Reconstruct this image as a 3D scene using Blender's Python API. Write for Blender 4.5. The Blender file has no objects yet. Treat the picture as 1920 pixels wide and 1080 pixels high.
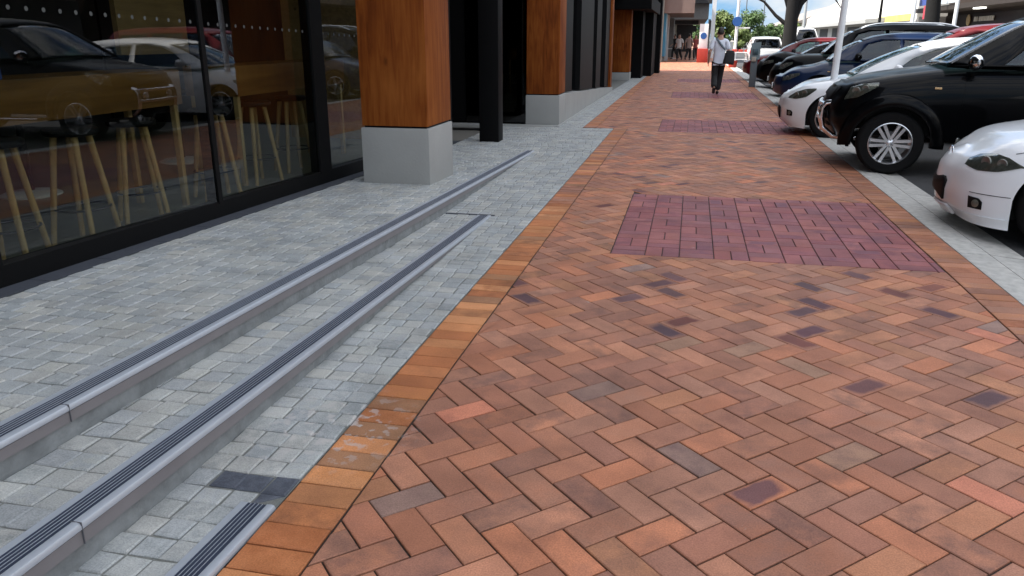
import bpy, bmesh, math, random
from math import radians as RD, sin, cos, pi, sqrt
from mathutils import Vector, Matrix
from mathutils.geometry import tessellate_polygon
random.seed(11)
SC = bpy.context.scene
COL = SC.collection

# ------------------------------------------------------------------ camera, sky, sun, exposure
cam_d = bpy.data.cameras.new('camera'); cam = bpy.data.objects.new('camera', cam_d); COL.objects.link(cam)
F, VP, CH = 1460.0, (1301.0, 72.0), 1.47
_Y = Vector((VP[0]-960, VP[1]-540, F)).normalized()
_Z = Vector((1, 0, 0)).cross(_Y).normalized()
if _Z.y > 0: _Z = -_Z
_X = _Y.cross(_Z)
cam.matrix_world = Matrix(((_X.x, -_X.y, -_X.z, 0), (_Y.x, -_Y.y, -_Y.z, 0), (_Z.x, -_Z.y, -_Z.z, CH), (0, 0, 0, 1)))
cam_d.sensor_width = 36; cam_d.lens = 36*F/1920; cam_d.clip_end = 3000; cam_d.clip_start = .05
SC.camera = cam
SUN_EL, SUN_AZ = RD(58), RD(-105)          # azimuth measured from +Y towards +X
wd = bpy.data.worlds.new('World'); SC.world = wd; wd.use_nodes = True
nt = wd.node_tree; N = nt.nodes; Lk = nt.links
bg = N['Background']; bg.inputs[1].default_value = .12
sky = N.new('ShaderNodeTexSky'); sky.sky_type = 'NISHITA'; sky.sun_disc = False
sky.sun_elevation = SUN_EL; sky.sun_rotation = SUN_AZ
tc = N.new('ShaderNodeTexCoord'); mp = N.new('ShaderNodeMapping'); mp.inputs['Scale'].default_value = (1, 1, 2.6)
mp.inputs['Location'].default_value = (.35, .2, .1)
nz = N.new('ShaderNodeTexNoise'); nz.inputs['Scale'].default_value = 3.2; nz.inputs['Detail'].default_value = 7; nz.inputs['Roughness'].default_value = .58
rp = N.new('ShaderNodeValToRGB'); rp.color_ramp.elements[0].position = .42; rp.color_ramp.elements[1].position = .60
mxc = N.new('ShaderNodeMix'); mxc.data_type = 'RGBA'
Lk.new(tc.outputs['Generated'], mp.inputs[0]); Lk.new(mp.outputs[0], nz.inputs['Vector']); Lk.new(nz.outputs['Fac'], rp.inputs[0])
# cloud deck: brighter towards the zenith, greyer near the horizon; clear air deeper blue low down
sx = N.new('ShaderNodeSeparateXYZ'); Lk.new(tc.outputs['Generated'], sx.inputs[0])
el = N.new('ShaderNodeMapRange'); el.interpolation_type = 'SMOOTHSTEP'; el.inputs[1].default_value = .04; el.inputs[2].default_value = .42; Lk.new(sx.outputs['Z'], el.inputs[0])
cc = N.new('ShaderNodeMix'); cc.data_type = 'RGBA'; Lk.new(el.outputs[0], cc.inputs[0]); cc.inputs[6].default_value = (2.75, 2.85, 2.9, 1); cc.inputs[7].default_value = (7.6, 7.5, 7.2, 1)
lo = N.new('ShaderNodeMix'); lo.data_type = 'RGBA'; Lk.new(el.outputs[0], lo.inputs[0]); lo.inputs[6].default_value = (.62, 1.55, 2.6, 1); Lk.new(sky.outputs[0], lo.inputs[7])
Lk.new(rp.outputs[0], mxc.inputs[0]); Lk.new(lo.outputs[2], mxc.inputs[6]); Lk.new(cc.outputs[2], mxc.inputs[7])
Lk.new(mxc.outputs[2], bg.inputs[0])
sd = bpy.data.lights.new('sun', 'SUN'); sd.energy = 4.0; sd.angle = RD(.53); sd.color = (1, .95, .87)
sun = bpy.data.objects.new('sun', sd); COL.objects.link(sun)
_d = Vector((sin(SUN_AZ)*cos(SUN_EL), cos(SUN_AZ)*cos(SUN_EL), sin(SUN_EL)))
sun.rotation_euler = (-_d).to_track_quat('-Z', 'Y').to_euler(); sun.location = (0, 0, 40)
SC.view_settings.view_transform = 'Standard'; SC.view_settings.look = 'None'
SC.view_settings.gamma = 1; SC.view_settings.exposure = 1.5
SC.render.engine = 'CYCLES'
SC.cycles.use_denoising = True
SC.cycles.max_bounces = 8; SC.cycles.transparent_max_bounces = 16

# ------------------------------------------------------------------ materials
def lin(r, g, b):
    f = lambda c: (c/255/12.92 if c/255 <= .04045 else ((c/255+.055)/1.055)**2.4)
    return (f(r), f(g), f(b), 1)
_M = {}
def mat(name, col=(.5, .5, .5), rough=.6, metal=0., var=.12, scale=6., bump=0., coat=0., emis=None, spec=.5, bscale=None):
    if name in _M: return _M[name]
    m = bpy.data.materials.new(name); m.use_nodes = True; n = m.node_tree.nodes; l = m.node_tree.links
    b = n['Principled BSDF']; c = tuple(col[:3])+(1,)
    b.inputs['Roughness'].default_value = rough; b.inputs['Metallic'].default_value = metal
    b.inputs['Specular IOR Level'].default_value = spec
    if coat: b.inputs['Coat Weight'].default_value = coat; b.inputs['Coat Roughness'].default_value = .03
    t = n.new('ShaderNodeTexCoord'); z = n.new('ShaderNodeTexNoise'); z.inputs['Scale'].default_value = scale; z.inputs['Detail'].default_value = 6
    l.new(t.outputs['Object'], z.inputs['Vector'])
    x = n.new('ShaderNodeMix'); x.data_type = 'RGBA'
    x.inputs[6].default_value = tuple(v*(1-var) for v in c[:3])+(1,); x.inputs[7].default_value = tuple(min(1, v*(1+var)) for v in c[:3])+(1,)
    l.new(z.outputs['Fac'], x.inputs[0]); l.new(x.outputs[2], b.inputs['Base Color'])
    if bump:
        z2 = n.new('ShaderNodeTexNoise'); z2.inputs['Scale'].default_value = bscale or scale*8; z2.inputs['Detail'].default_value = 4
        l.new(t.outputs['Object'], z2.inputs['Vector'])
        bp = n.new('ShaderNodeBump'); bp.inputs['Strength'].default_value = bump; bp.inputs['Distance'].default_value = .01
        l.new(z2.outputs['Fac'], bp.inputs['Height']); l.new(bp.outputs[0], b.inputs['Normal'])
    if emis:
        b.inputs['Emission Color'].default_value = c; b.inputs['Emission Strength'].default_value = emis
    _M[name] = m; return m

def glass_mat(name, tint=(.5, .55, .55), ior=1.7, rough=0.0):
    m = bpy.data.materials.new(name); m.use_nodes = True; n = m.node_tree.nodes; l = m.node_tree.links
    n.remove(n['Principled BSDF']); o = n['Material Output']
    tr = n.new('ShaderNodeBsdfTransparent'); tr.inputs[0].default_value = tuple(tint)+(1,)
    gl = n.new('ShaderNodeBsdfGlossy'); gl.inputs['Roughness'].default_value = rough; gl.inputs[0].default_value = (.95, .97, 1, 1)
    fr = n.new('ShaderNodeFresnel'); fr.inputs[0].default_value = ior
    ge = n.new('ShaderNodeNewGeometry')
    # both faces of the pane answer as air to glass
    mth = n.new('ShaderNodeMath'); mth.operation = 'MULTIPLY'; mth.use_clamp = True
    inv = n.new('ShaderNodeMath'); inv.operation = 'SUBTRACT'; inv.inputs[0].default_value = 1
    l.new(ge.outputs['Backfacing'], inv.inputs[1]); l.new(fr.outputs[0], mth.inputs[0]); l.new(inv.outputs[0], mth.inputs[1])
    mx = n.new('ShaderNodeMixShader'); l.new(mth.outputs[0], mx.inputs[0]); l.new(tr.outputs[0], mx.inputs[1]); l.new(gl.outputs[0], mx.inputs[2])
    l.new(mx.outputs[0], o.inputs[0]); return m

def wood_mat(name, c1, c2, c3, rough=.55, axis='Z', sc=1.0, coat=0.):
    m = bpy.data.materials.new(name); m.use_nodes = True; n = m.node_tree.nodes; l = m.node_tree.links; b = n['Principled BSDF']
    b.inputs['Roughness'].default_value = rough; b.inputs['Coat Weight'].default_value = coat; b.inputs['Specular IOR Level'].default_value = .15
    t = n.new('ShaderNodeTexCoord'); mpg = n.new('ShaderNodeMapping'); s = [9*sc, 9*sc, 9*sc]; s['XYZ'.index(axis)] = .8*sc
    mpg.inputs['Scale'].default_value = s; l.new(t.outputs['Object'], mpg.inputs[0])
    z = n.new('ShaderNodeTexNoise'); z.inputs['Scale'].default_value = 1.6; z.inputs['Detail'].default_value = 8; z.inputs['Distortion'].default_value = .9
    l.new(mpg.outputs[0], z.inputs['Vector'])
    z2 = n.new('ShaderNodeTexNoise'); z2.inputs['Scale'].default_value = 1.3; z2.inputs['Detail'].default_value = 5; l.new(t.outputs['Object'], z2.inputs['Vector'])
    r = n.new('ShaderNodeValToRGB'); r.color_ramp.elements[0].position = .34; r.color_ramp.elements[0].color = tuple(c1)+(1,)
    e = r.color_ramp.elements.new(.5); e.color = tuple(c2)+(1,)
    r.color_ramp.elements[-1].position = .66; r.color_ramp.elements[-1].color = tuple(c3)+(1,)
    mm = n.new('ShaderNodeMath'); mm.operation = 'MULTIPLY_ADD'; mm.inputs[1].default_value = .45; 
    l.new(z2.outputs['Fac'], mm.inputs[0]); 
    m3 = n.new('ShaderNodeMath'); m3.operation = 'MULTIPLY'; m3.inputs[1].default_value = .55; l.new(z.outputs['Fac'], m3.inputs[0]); l.new(m3.outputs[0], mm.inputs[2])
    l.new(mm.outputs[0], r.inputs[0])
    # knots
    v = n.new('ShaderNodeTexVoronoi'); v.inputs['Scale'].default_value = 1.4
    mk = n.new('ShaderNodeMapping'); k = [2.2, 2.2, 2.2]; k['XYZ'.index(axis)] = 1.1; mk.inputs['Scale'].default_value = k
    l.new(t.outputs['Object'], mk.inputs[0]); l.new(mk.outputs[0], v.inputs['Vector'])
    rk = n.new('ShaderNodeValToRGB'); rk.color_ramp.elements[0].position = .02; rk.color_ramp.elements[1].position = .10
    l.new(v.outputs['Distance'], rk.inputs[0])
    mix = n.new('ShaderNodeMix'); mix.data_type = 'RGBA'; mix.inputs[6].default_value = tuple(x*.45 for x in c1)+(1,)
    l.new(rk.outputs[0], mix.inputs[0]); l.new(r.outputs[0], mix.inputs[7]); l.new(mix.outputs[2], b.inputs['Base Color'])
    bp = n.new('ShaderNodeBump'); bp.inputs['Strength'].default_value = .15; bp.inputs['Distance'].default_value = .005
    l.new(z.outputs['Fac'], bp.inputs['Height']); l.new(bp.outputs[0], b.inputs['Normal'])
    return m

def paver_mat(name, rough, nscale, speck, spec=.35, stain=False):
    """per-unit colour (attribute unit_colour) with a flash colour burned in patches and fine grain"""
    m = bpy.data.materials.new(name); m.use_nodes = True; n = m.node_tree.nodes; l = m.node_tree.links; b = n['Principled BSDF']
    a = n.new('ShaderNodeAttribute'); a.attribute_name = 'unit_colour'; f = n.new('ShaderNodeAttribute'); f.attribute_name = 'flash_colour'
    t = n.new('ShaderNodeTexCoord')
    ad = n.new('ShaderNodeVectorMath'); ad.operation = 'ADD'
    cb = n.new('ShaderNodeCombineXYZ'); mu = n.new('ShaderNodeMath'); mu.operation = 'MULTIPLY'; mu.inputs[1].default_value = 37.
    l.new(a.outputs['Alpha'], mu.inputs[0]); l.new(mu.outputs[0], cb.inputs[2]); l.new(t.outputs['Object'], ad.inputs[0]); l.new(cb.outputs[0], ad.inputs[1])
    z = n.new('ShaderNodeTexNoise'); z.inputs['Scale'].default_value = nscale; z.inputs['Detail'].default_value = 5; z.inputs['Roughness'].default_value = .6
    l.new(ad.outputs[0], z.inputs['Vector'])
    r = n.new('ShaderNodeMapRange'); r.inputs[1].default_value = .40; r.inputs[2].default_value = .62; l.new(z.outputs['Fac'], r.inputs[0])
    lu = n.new('ShaderNodeAttribute'); lu.attribute_name = 'unit_uv'
    lv = n.new('ShaderNodeVectorMath'); lv.operation = 'ABSOLUTE'; l.new(lu.outputs['Vector'], lv.inputs[0])
    ls = n.new('ShaderNodeSeparateXYZ'); l.new(lv.outputs[0], ls.inputs[0])
    lm_ = n.new('ShaderNodeMath'); lm_.operation = 'SMOOTH_MAX'; lm_.inputs[2].default_value = .3; l.new(ls.outputs[0], lm_.inputs[0]); l.new(ls.outputs[1], lm_.inputs[1])
    ln = n.new('ShaderNodeMath'); ln.operation = 'MULTIPLY_ADD'; ln.inputs[1].default_value = .8; l.new(z.outputs['Fac'], ln.inputs[0]); l.new(lm_.outputs[0], ln.inputs[2])
    lr = n.new('ShaderNodeMapRange'); lr.inputs[1].default_value = 1.05; lr.inputs[2].default_value = 1.35; lr.inputs[3].default_value = 1; lr.inputs[4].default_value = .0; l.new(ln.outputs[0], lr.inputs[0])
    # strong flashes fill the heart of a unit, weak ones drift in patches
    st_ = n.new('ShaderNodeMath'); st_.operation = 'GREATER_THAN'; st_.inputs[1].default_value = .72; l.new(f.outputs['Alpha'], st_.inputs[0])
    sm_ = n.new('ShaderNodeMix'); sm_.data_type = 'FLOAT'; l.new(st_.outputs[0], sm_.inputs[0]); l.new(r.outputs[0], sm_.inputs[2]); l.new(lr.outputs[0], sm_.inputs[3])
    q = n.new('ShaderNodeMath'); q.operation = 'MULTIPLY'; l.new(sm_.outputs[0], q.inputs[0]); l.new(f.outputs['Alpha'], q.inputs[1])
    x = n.new('ShaderNodeMix'); x.data_type = 'RGBA'; l.new(q.outputs[0], x.inputs[0]); l.new(a.outputs['Color'], x.inputs[6]); l.new(f.outputs['Color'], x.inputs[7])
    g = n.new('ShaderNodeTexNoise'); g.inputs['Scale'].default_value = 190; g.inputs['Detail'].default_value = 3; l.new(t.outputs['Object'], g.inputs['Vector'])
    g2 = n.new('ShaderNodeTexNoise'); g2.inputs['Scale'].default_value = 3.6; g2.inputs['Detail'].default_value = 6; l.new(t.outputs['Object'], g2.inputs['Vector'])
    gm = n.new('ShaderNodeMapRange'); gm.inputs[1].default_value = .25; gm.inputs[2].default_value = .75; gm.inputs[3].default_value = 1-speck; gm.inputs[4].default_value = 1+speck
    l.new(g.outputs['Fac'], gm.inputs[0])
    gm2 = n.new('ShaderNodeMapRange'); gm2.inputs[1].default_value = .3; gm2.inputs[2].default_value = .7; gm2.inputs[3].default_value = .80; gm2.inputs[4].default_value = 1.17
    l.new(g2.outputs['Fac'], gm2.inputs[0])
    mm = n.new('ShaderNodeMath'); mm.operation = 'MULTIPLY'; l.new(gm.outputs[0], mm.inputs[0]); l.new(gm2.outputs[0], mm.inputs[1])
    vm = n.new('ShaderNodeVectorMath'); vm.operation = 'SCALE'; l.new(x.outputs[2], vm.inputs[0]); l.new(mm.outputs[0], vm.inputs['Scale'])
    # grime held along the arrises of every unit
    dn = n.new('ShaderNodeMath'); dn.operation = 'MULTIPLY_ADD'; dn.inputs[1].default_value = .30; l.new(g2.outputs['Fac'], dn.inputs[0]); l.new(lm_.outputs[0], dn.inputs[2])
    dr = n.new('ShaderNodeMapRange'); dr.inputs[1].default_value = 1.02; dr.inputs[2].default_value = 1.22; dr.inputs[3].default_value = 1.; dr.inputs[4].default_value = .80; l.new(dn.outputs[0], dr.inputs[0])
    vm2 = n.new('ShaderNodeVectorMath'); vm2.operation = 'SCALE'; l.new(vm.outputs[0], vm2.inputs[0]); l.new(dr.outputs[0], vm2.inputs['Scale'])
    out = vm2.outputs[0]
    # pale lime bloom / paint flecks
    w = n.new('ShaderNodeTexNoise'); w.inputs['Scale'].default_value = 5.5; w.inputs['Detail'].default_value = 7; w.inputs['Roughness'].default_value = .7
    l.new(t.outputs['Object'], w.inputs['Vector'])
    wr = n.new('ShaderNodeMapRange'); wr.inputs[1].default_value = .72; wr.inputs[2].default_value = .76; wr.inputs[4].default_value = .4; l.new(w.outputs['Fac'], wr.inputs[0])
    wx = n.new('ShaderNodeMix'); wx.data_type = 'RGBA'; l.new(wr.outputs[0], wx.inputs[0]); l.new(out, wx.inputs[6]); wx.inputs[7].default_value = (.42, .38, .35, 1)
    out = wx.outputs[2]
    vf = n.new('ShaderNodeTexVoronoi'); vf.inputs['Scale'].default_value = 2.6; vn = n.new('ShaderNodeVectorMath'); vn.operation = 'MULTIPLY_ADD'; vn.inputs[1].default_value = (.06, .06, .06)
    l.new(g.outputs['Color'], vn.inputs[0]); l.new(t.outputs['Object'], vn.inputs[2]); l.new(vn.outputs[0], vf.inputs['Vector'])
    vr = n.new('ShaderNodeMapRange'); vr.inputs[1].default_value = .020; vr.inputs[2].default_value = .034; vr.inputs[3].default_value = .7; vr.inputs[4].default_value = 0; l.new(vf.outputs['Distance'], vr.inputs[0])
    vx = n.new('ShaderNodeMix'); vx.data_type = 'RGBA'; l.new(vr.outputs[0], vx.inputs[0]); l.new(out, vx.inputs[6]); vx.inputs[7].default_value = (.5, .48, .45, 1); out = vx.outputs[2]
    if stain:   # bloom concentrated round the spot where the lower step meets the brick
        gs = n.new('ShaderNodeVectorMath'); gs.operation = 'DISTANCE'; gs.inputs[1].default_value = (-1.32, 2.55, 0); l.new(t.outputs['Object'], gs.inputs[0])
        sr = n.new('ShaderNodeMapRange'); sr.inputs[1].default_value = .10; sr.inputs[2].default_value = .40; sr.inputs[3].default_value = 1; sr.inputs[4].default_value = 0; l.new(gs.outputs['Value'], sr.inputs[0])
        wz = n.new('ShaderNodeTexNoise'); wz.inputs['Scale'].default_value = 19; wz.inputs['Detail'].default_value = 5; l.new(t.outputs['Object'], wz.inputs['Vector'])
        wr2 = n.new('ShaderNodeMapRange'); wr2.inputs[1].default_value = .54; wr2.inputs[2].default_value = .60; l.new(wz.outputs['Fac'], wr2.inputs[0])
        pm = n.new('ShaderNodeMath'); pm.operation = 'MULTIPLY'; l.new(sr.outputs[0], pm.inputs[0]); l.new(wr2.outputs[0], pm.inputs[1])
        p2 = n.new('ShaderNodeMath'); p2.operation = 'MULTIPLY'; p2.inputs[1].default_value = .75; l.new(pm.outputs[0], p2.inputs[0])
        sx = n.new('ShaderNodeMix'); sx.data_type = 'RGBA'; l.new(p2.outputs[0], sx.inputs[0]); l.new(out, sx.inputs[6]); sx.inputs[7].default_value = (.45, .42, .40, 1); out = sx.outputs[2]
    l.new(out, b.inputs['Base Color'])
    rr = n.new('ShaderNodeMapRange'); rr.inputs[3].default_value = rough-.12; rr.inputs[4].default_value = rough+.15; l.new(z.outputs['Fac'], rr.inputs[0]); l.new(rr.outputs[0], b.inputs['Roughness'])
    b.inputs['Specular IOR Level'].default_value = spec
    bp = n.new('ShaderNodeBump'); bp.inputs['Strength'].default_value = .5; bp.inputs['Distance'].default_value = .005
    l.new(z.outputs['Fac'], bp.inputs['Height']); bp2 = n.new('ShaderNodeBump'); bp2.inputs['Strength'].default_value = .25; bp2.inputs['Distance'].default_value = .002
    l.new(g.outputs['Fac'], bp2.inputs['Height']); l.new(bp.outputs[0], bp2.inputs['Normal']); l.new(bp2.outputs[0], b.inputs['Normal'])
    return m

M_black = mat('black_metal', (.003, .003, .0033), .55, var=.2, spec=.12)
M_blackwall = mat('black_cladding', (.003, .003, .0032), .7, var=.25, scale=2, spec=.1)
M_rubber = mat('rubber', (.006, .006, .0063), .85, var=.2, bump=.2, spec=.15)
M_conc = mat('precast_concrete', (.30, .30, .285), .75, var=.16, scale=2.2, bump=.22, bscale=40)
M_conc_d = mat('riser_concrete', (.20, .21, .212), .8, var=.55, scale=11, bump=.5, bscale=50)
M_kerb = mat('kerb_concrete', (.43, .42, .39), .85, var=.42, scale=16, bump=.6, bscale=70)
M_asph = mat('asphalt', (.042, .042, .043), .85, var=.35, scale=4, bump=.6, bscale=160)
M_mortar = mat('joint_sand', (.075, .058, .046), .95, var=.4, scale=14, bump=.5)
M_gmortar = mat('joint_grout', (.15, .155, .15), .95, var=.45, scale=5, bump=.4)
M_alu = mat('brushed_aluminium', (.42, .45, .495), .42, .35, var=.08, scale=20)
M_alu_d = mat('anodised_fascia', (.20, .185, .19), .5, .1, var=.18, scale=5)
M_insert = mat('grip_insert', (.020, .028, .052), .6, var=.2)
M_blue_stone = mat('bluestone', (.045, .050, .062), .6, var=.25, scale=7, bump=.2)
M_chrome = mat('chrome', (.80, .80, .82), .12, 1., var=.03)
M_alloy = mat('alloy_wheel', (.62, .63, .65), .28, .9, var=.04)
M_dark_plastic = mat('dark_plastic', (.005, .005, .0053), .55, var=.15, spec=.2)
M_timber = wood_mat('stained_timber', (.10, .019, .002), (.195, .049, .006), (.27, .082, .014), .7, sc=1.4)
M_ply = wood_mat('plywood', (.22, .13, .055), (.33, .20, .085), (.40, .25, .11), .6, axis='Y', sc=1.1)
M_bar = wood_mat('bar_timber', (.07, .030, .006), (.155, .068, .015), (.21, .10, .026), .5, axis='Y', sc=.6, coat=.2)
M_leg = wood_mat('pale_ash', (.28, .17, .065), (.38, .24, .10), (.44, .30, .14), .5, sc=2)
M_glass = glass_mat('shop_glass', (.74, .78, .76), 1.68)
M_carglass = glass_mat('car_glass', (.42, .52, .50), 1.6)
M_darkglass = glass_mat('tinted_glass', (.10, .11, .12), 1.6)
M_lens = glass_mat('lamp_lens', (.85, .87, .87), 1.5)
M_floor_in = mat('shop_floor', (.12, .115, .085), .35, var=.2, scale=3)
M_wall_in = mat('interior_wall', (.020, .019, .018), .7)
M_white = mat('white_paint', (.78, .79, .80), .4, var=.04)
M_line = mat('road_marking', (.62, .62, .60), .8, var=.2, scale=12)
M_brick = paver_mat('clay_pavers', .66, 9., .26, spec=.28, stain=True)
M_sett = paver_mat('granite_setts', .62, 26., .26, stain=True)

# ------------------------------------------------------------------ object helpers
class MB:
    def __init__(s): s.v = []; s.f = []; s.c1 = []; s.c2 = []; s.uv = {}
    def face(s, idx, c1=None, c2=None):
        s.f.append(tuple(idx)); s.c1.append(c1); s.c2.append(c2)
    def box(s, a, b, bev=0.):
        x0, y0, z0 = a; x1, y1, z1 = b
        if bev <= 0:
            i = len(s.v); s.v += [(x0,y0,z0),(x1,y0,z0),(x1,y1,z0),(x0,y1,z0),(x0,y0,z1),(x1,y0,z1),(x1,y1,z1),(x0,y1,z1)]
            for q in ((3,2,1,0),(4,5,6,7),(0,1,5,4),(1,2,6,5),(2,3,7,6),(3,0,4,7)): s.face([i+k for k in q])
            return s
        bm = bmesh.new(); bmesh.ops.create_cube(bm, size=1)
        for v in bm.verts: v.co = Vector(((x0+x1)/2+v.co.x*(x1-x0), (y0+y1)/2+v.co.y*(y1-y0), (z0+z1)/2+v.co.z*(z1-z0)))
        bmesh.ops.bevel(bm, geom=bm.edges[:], offset=bev, segments=2, affect='EDGES', profile=.6)
        s.add_bm(bm); return s
    def add_bm(s, bm):
        i = len(s.v); bm.verts.ensure_lookup_table(); bm.verts.index_update(); s.v += [tuple(v.co) for v in bm.verts]
        for f in bm.faces: s.face([i+v.index for v in f.verts])
        bm.free()
    def hexa(s, lo, hi):
        """lo, hi: lists of matching ring points (bottom, top)"""
        i = len(s.v); n = len(lo); s.v += [tuple(p) for p in lo]+[tuple(p) for p in hi]
        s.face([i+k for k in range(n)][::-1]); s.face([i+n+k for k in range(n)])
        for k in range(n): s.face([i+k, i+(k+1) % n, i+n+(k+1) % n, i+n+k])
        return s
    def tube(s, pts, r, seg=10, cap=True):
        pts = [Vector(p) for p in pts]; rr = r if isinstance(r, (list, tuple)) else [r]*len(pts)
        base = len(s.v); up = None
        for k, p in enumerate(pts):
            d = (pts[min(k+1, len(pts)-1)]-pts[max(k-1, 0)]).normalized()
            if up is None: up = d.orthogonal().normalized()
            up = (up-d*up.dot(d)); up = up.normalized() if up.length > 1e-6 else d.orthogonal().normalized()
            w = d.cross(up)
            for j in range(seg):
                a = 2*pi*j/seg; s.v.append(tuple(p+(up*cos(a)+w*sin(a))*rr[k]))
        for k in range(len(pts)-1):
            for j in range(seg):
                a = base+k*seg+j; b = base+k*seg+(j+1) % seg; s.face((a, b, b+seg, a+seg))
        if cap:
            s.face([base+j for j in range(seg)][::-1]); e = base+(len(pts)-1)*seg; s.face([e+j for j in range(seg)])
        return s
    def lathe(s, prof, axis='z', seg=24, loc=(0, 0, 0), closed=False):
        base = len(s.v); n = len(prof)
        for j in range(seg):
            a = 2*pi*j/seg
            for r, h in prof:
                p = (r*cos(a), r*sin(a), h)
                if axis == 'y': p = (r*cos(a), h, r*sin(a))
                if axis == 'x': p = (h, r*cos(a), r*sin(a))
                s.v.append((p[0]+loc[0], p[1]+loc[1], p[2]+loc[2]))
        for j in range(seg):
            for k in range(n if closed else n-1):
                k2 = (k+1) % n; s.face((base+j*n+k, base+((j+1) % seg)*n+k, base+((j+1) % seg)*n+k2, base+j*n+k2))
        return s
    def grid(s, P):
        i = len(s.v); R = len(P); C_ = len(P[0])
        for r in P: s.v += [tuple(p) for p in r]
        for a in range(R-1):
            for b in range(C_-1): s.face((i+a*C_+b, i+a*C_+b+1, i+(a+1)*C_+b+1, i+(a+1)*C_+b))
        return s
    def mesh(s, name, m, smooth=None):
        me = bpy.data.meshes.new(name); me.from_pydata(s.v, [], s.f)
        if any(c is not None for c in s.c1):
            for nm, cc in (('unit_colour', s.c1), ('flash_colour', s.c2)):
                at = me.attributes.new(nm, 'FLOAT_COLOR', 'FACE')
                d = []
                for c in cc: d += list(c if c is not None else (.1, .08, .06, 0))
                at.data.foreach_set('color', d)
        if s.uv:
            at = me.attributes.new('unit_uv', 'FLOAT_VECTOR', 'POINT'); d = []
            for k in range(len(s.v)): d += s.uv.get(k, (2., 2., 0.))
            at.data.foreach_set('vector', d)
        ms = m if isinstance(m, (list, tuple)) else [m]
        for q in ms: me.materials.append(q)
        bm = bmesh.new(); bm.from_mesh(me); bmesh.ops.remove_doubles(bm, verts=bm.verts, dist=1e-5) if smooth else None
        bmesh.ops.recalc_face_normals(bm, faces=bm.faces) if smooth is not None else None
        bm.to_mesh(me); bm.free()
        if smooth:
            me.shade_smooth(); me.set_sharp_from_angle(angle=RD(smooth))
        me.update(); return me
    def obj(s, name, m, parent=None, smooth=30):
        o = bpy.data.objects.new(name, s.mesh(name, m, smooth)); COL.objects.link(o)
        if parent is not None: o.parent = parent
        return o

def tag(o, label=None, cat=None, group=None, kind=None):
    if label: o['label'] = label
    if cat: o['category'] = cat
    if group: o['group'] = group
    if kind: o['kind'] = kind
    return o
def thing(name, label, cat, loc=(0, 0, 0), rz=0., group=None):
    o = bpy.data.objects.new(name, None); COL.objects.link(o); o.location = loc; o.rotation_euler = (0, 0, rz)
    o.empty_display_size = .3
    return tag(o, label, cat, group)
def solid(o, t, off=-1):
    md = o.modifiers.new('thickness', 'SOLIDIFY'); md.thickness = t; md.offset = off; return o
def copy_tree(o, parent=None):
    c = o.copy(); COL.objects.link(c); c.parent = parent
    if parent is not None: c.matrix_parent_inverse = o.matrix_parent_inverse.copy()
    for ch in o.children: copy_tree(ch, c)
    return c
def interp(pts, x):
    if x <= pts[0][0]: return pts[0][1]
    for (a, b), (c, d) in zip(pts, pts[1:]):
        if x <= c: return b+(d-b)*(x-a)/(c-a)
    return pts[-1][1]
def sinterp(pts, x):
    """monotone-ish cubic through pts"""
    n = len(pts)
    if x <= pts[0][0]: return pts[0][1]
    if x >= pts[-1][0]: return pts[-1][1]
    for i in range(n-1):
        if x <= pts[i+1][0]: break
    def sl(k):
        if k == 0: return (pts[1][1]-pts[0][1])/(pts[1][0]-pts[0][0])
        if k == n-1: return (pts[-1][1]-pts[-2][1])/(pts[-1][0]-pts[-2][0])
        a = (pts[k][1]-pts[k-1][1])/(pts[k][0]-pts[k-1][0]); b = (pts[k+1][1]-pts[k][1])/(pts[k+1][0]-pts[k][0])
        return 0 if a*b <= 0 else 2*a*b/(a+b)
    h = pts[i+1][0]-pts[i][0]; t = (x-pts[i][0])/h; m0, m1 = sl(i)*h, sl(i+1)*h; p0, p1 = pts[i][1], pts[i+1][1]
    return (2*t**3-3*t*t+1)*p0+(t**3-2*t*t+t)*m0+(-2*t**3+3*t*t)*p1+(t**3-t*t)*m1

# ------------------------------------------------------------------ ground sheets
def clip(poly, a, b, c):
    """keep a*x+b*y<=c"""
    out = []; n = len(poly)
    for i in range(n):
        p, q = poly[i], poly[(i+1) % n]; dp = a*p[0]+b*p[1]-c; dq = a*q[0]+b*q[1]-c
        if dp <= 0: out.append(p)
        if dp*dq < 0:
            t = dp/(dp-dq); out.append((p[0]+(q[0]-p[0])*t, p[1]+(q[1]-p[1])*t))
    return out
def area(p): return .5*sum(p[i][0]*p[(i+1) % len(p)][1]-p[(i+1) % len(p)][0]*p[i][1] for i in range(len(p)))
def inset(p, d):
    n = len(p); out = []
    if area(p) < 0: p = p[::-1]
    for i in range(n):
        a, b, c = Vector(p[i-1]), Vector(p[i]), Vector(p[(i+1) % n])
        e1 = (b-a); e2 = (c-b)
        if e1.length < 1e-5 or e2.length < 1e-5: return None
        e1.normalize(); e2.normalize(); n1 = Vector((-e1.y, e1.x)); n2 = Vector((-e2.y, e2.x))
        den = 1+n1.dot(n2)
        if den < .15: return None
        out.append(tuple(b+(n1+n2)*(d/den)))
    return out if area(out) > 0 else None
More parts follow.
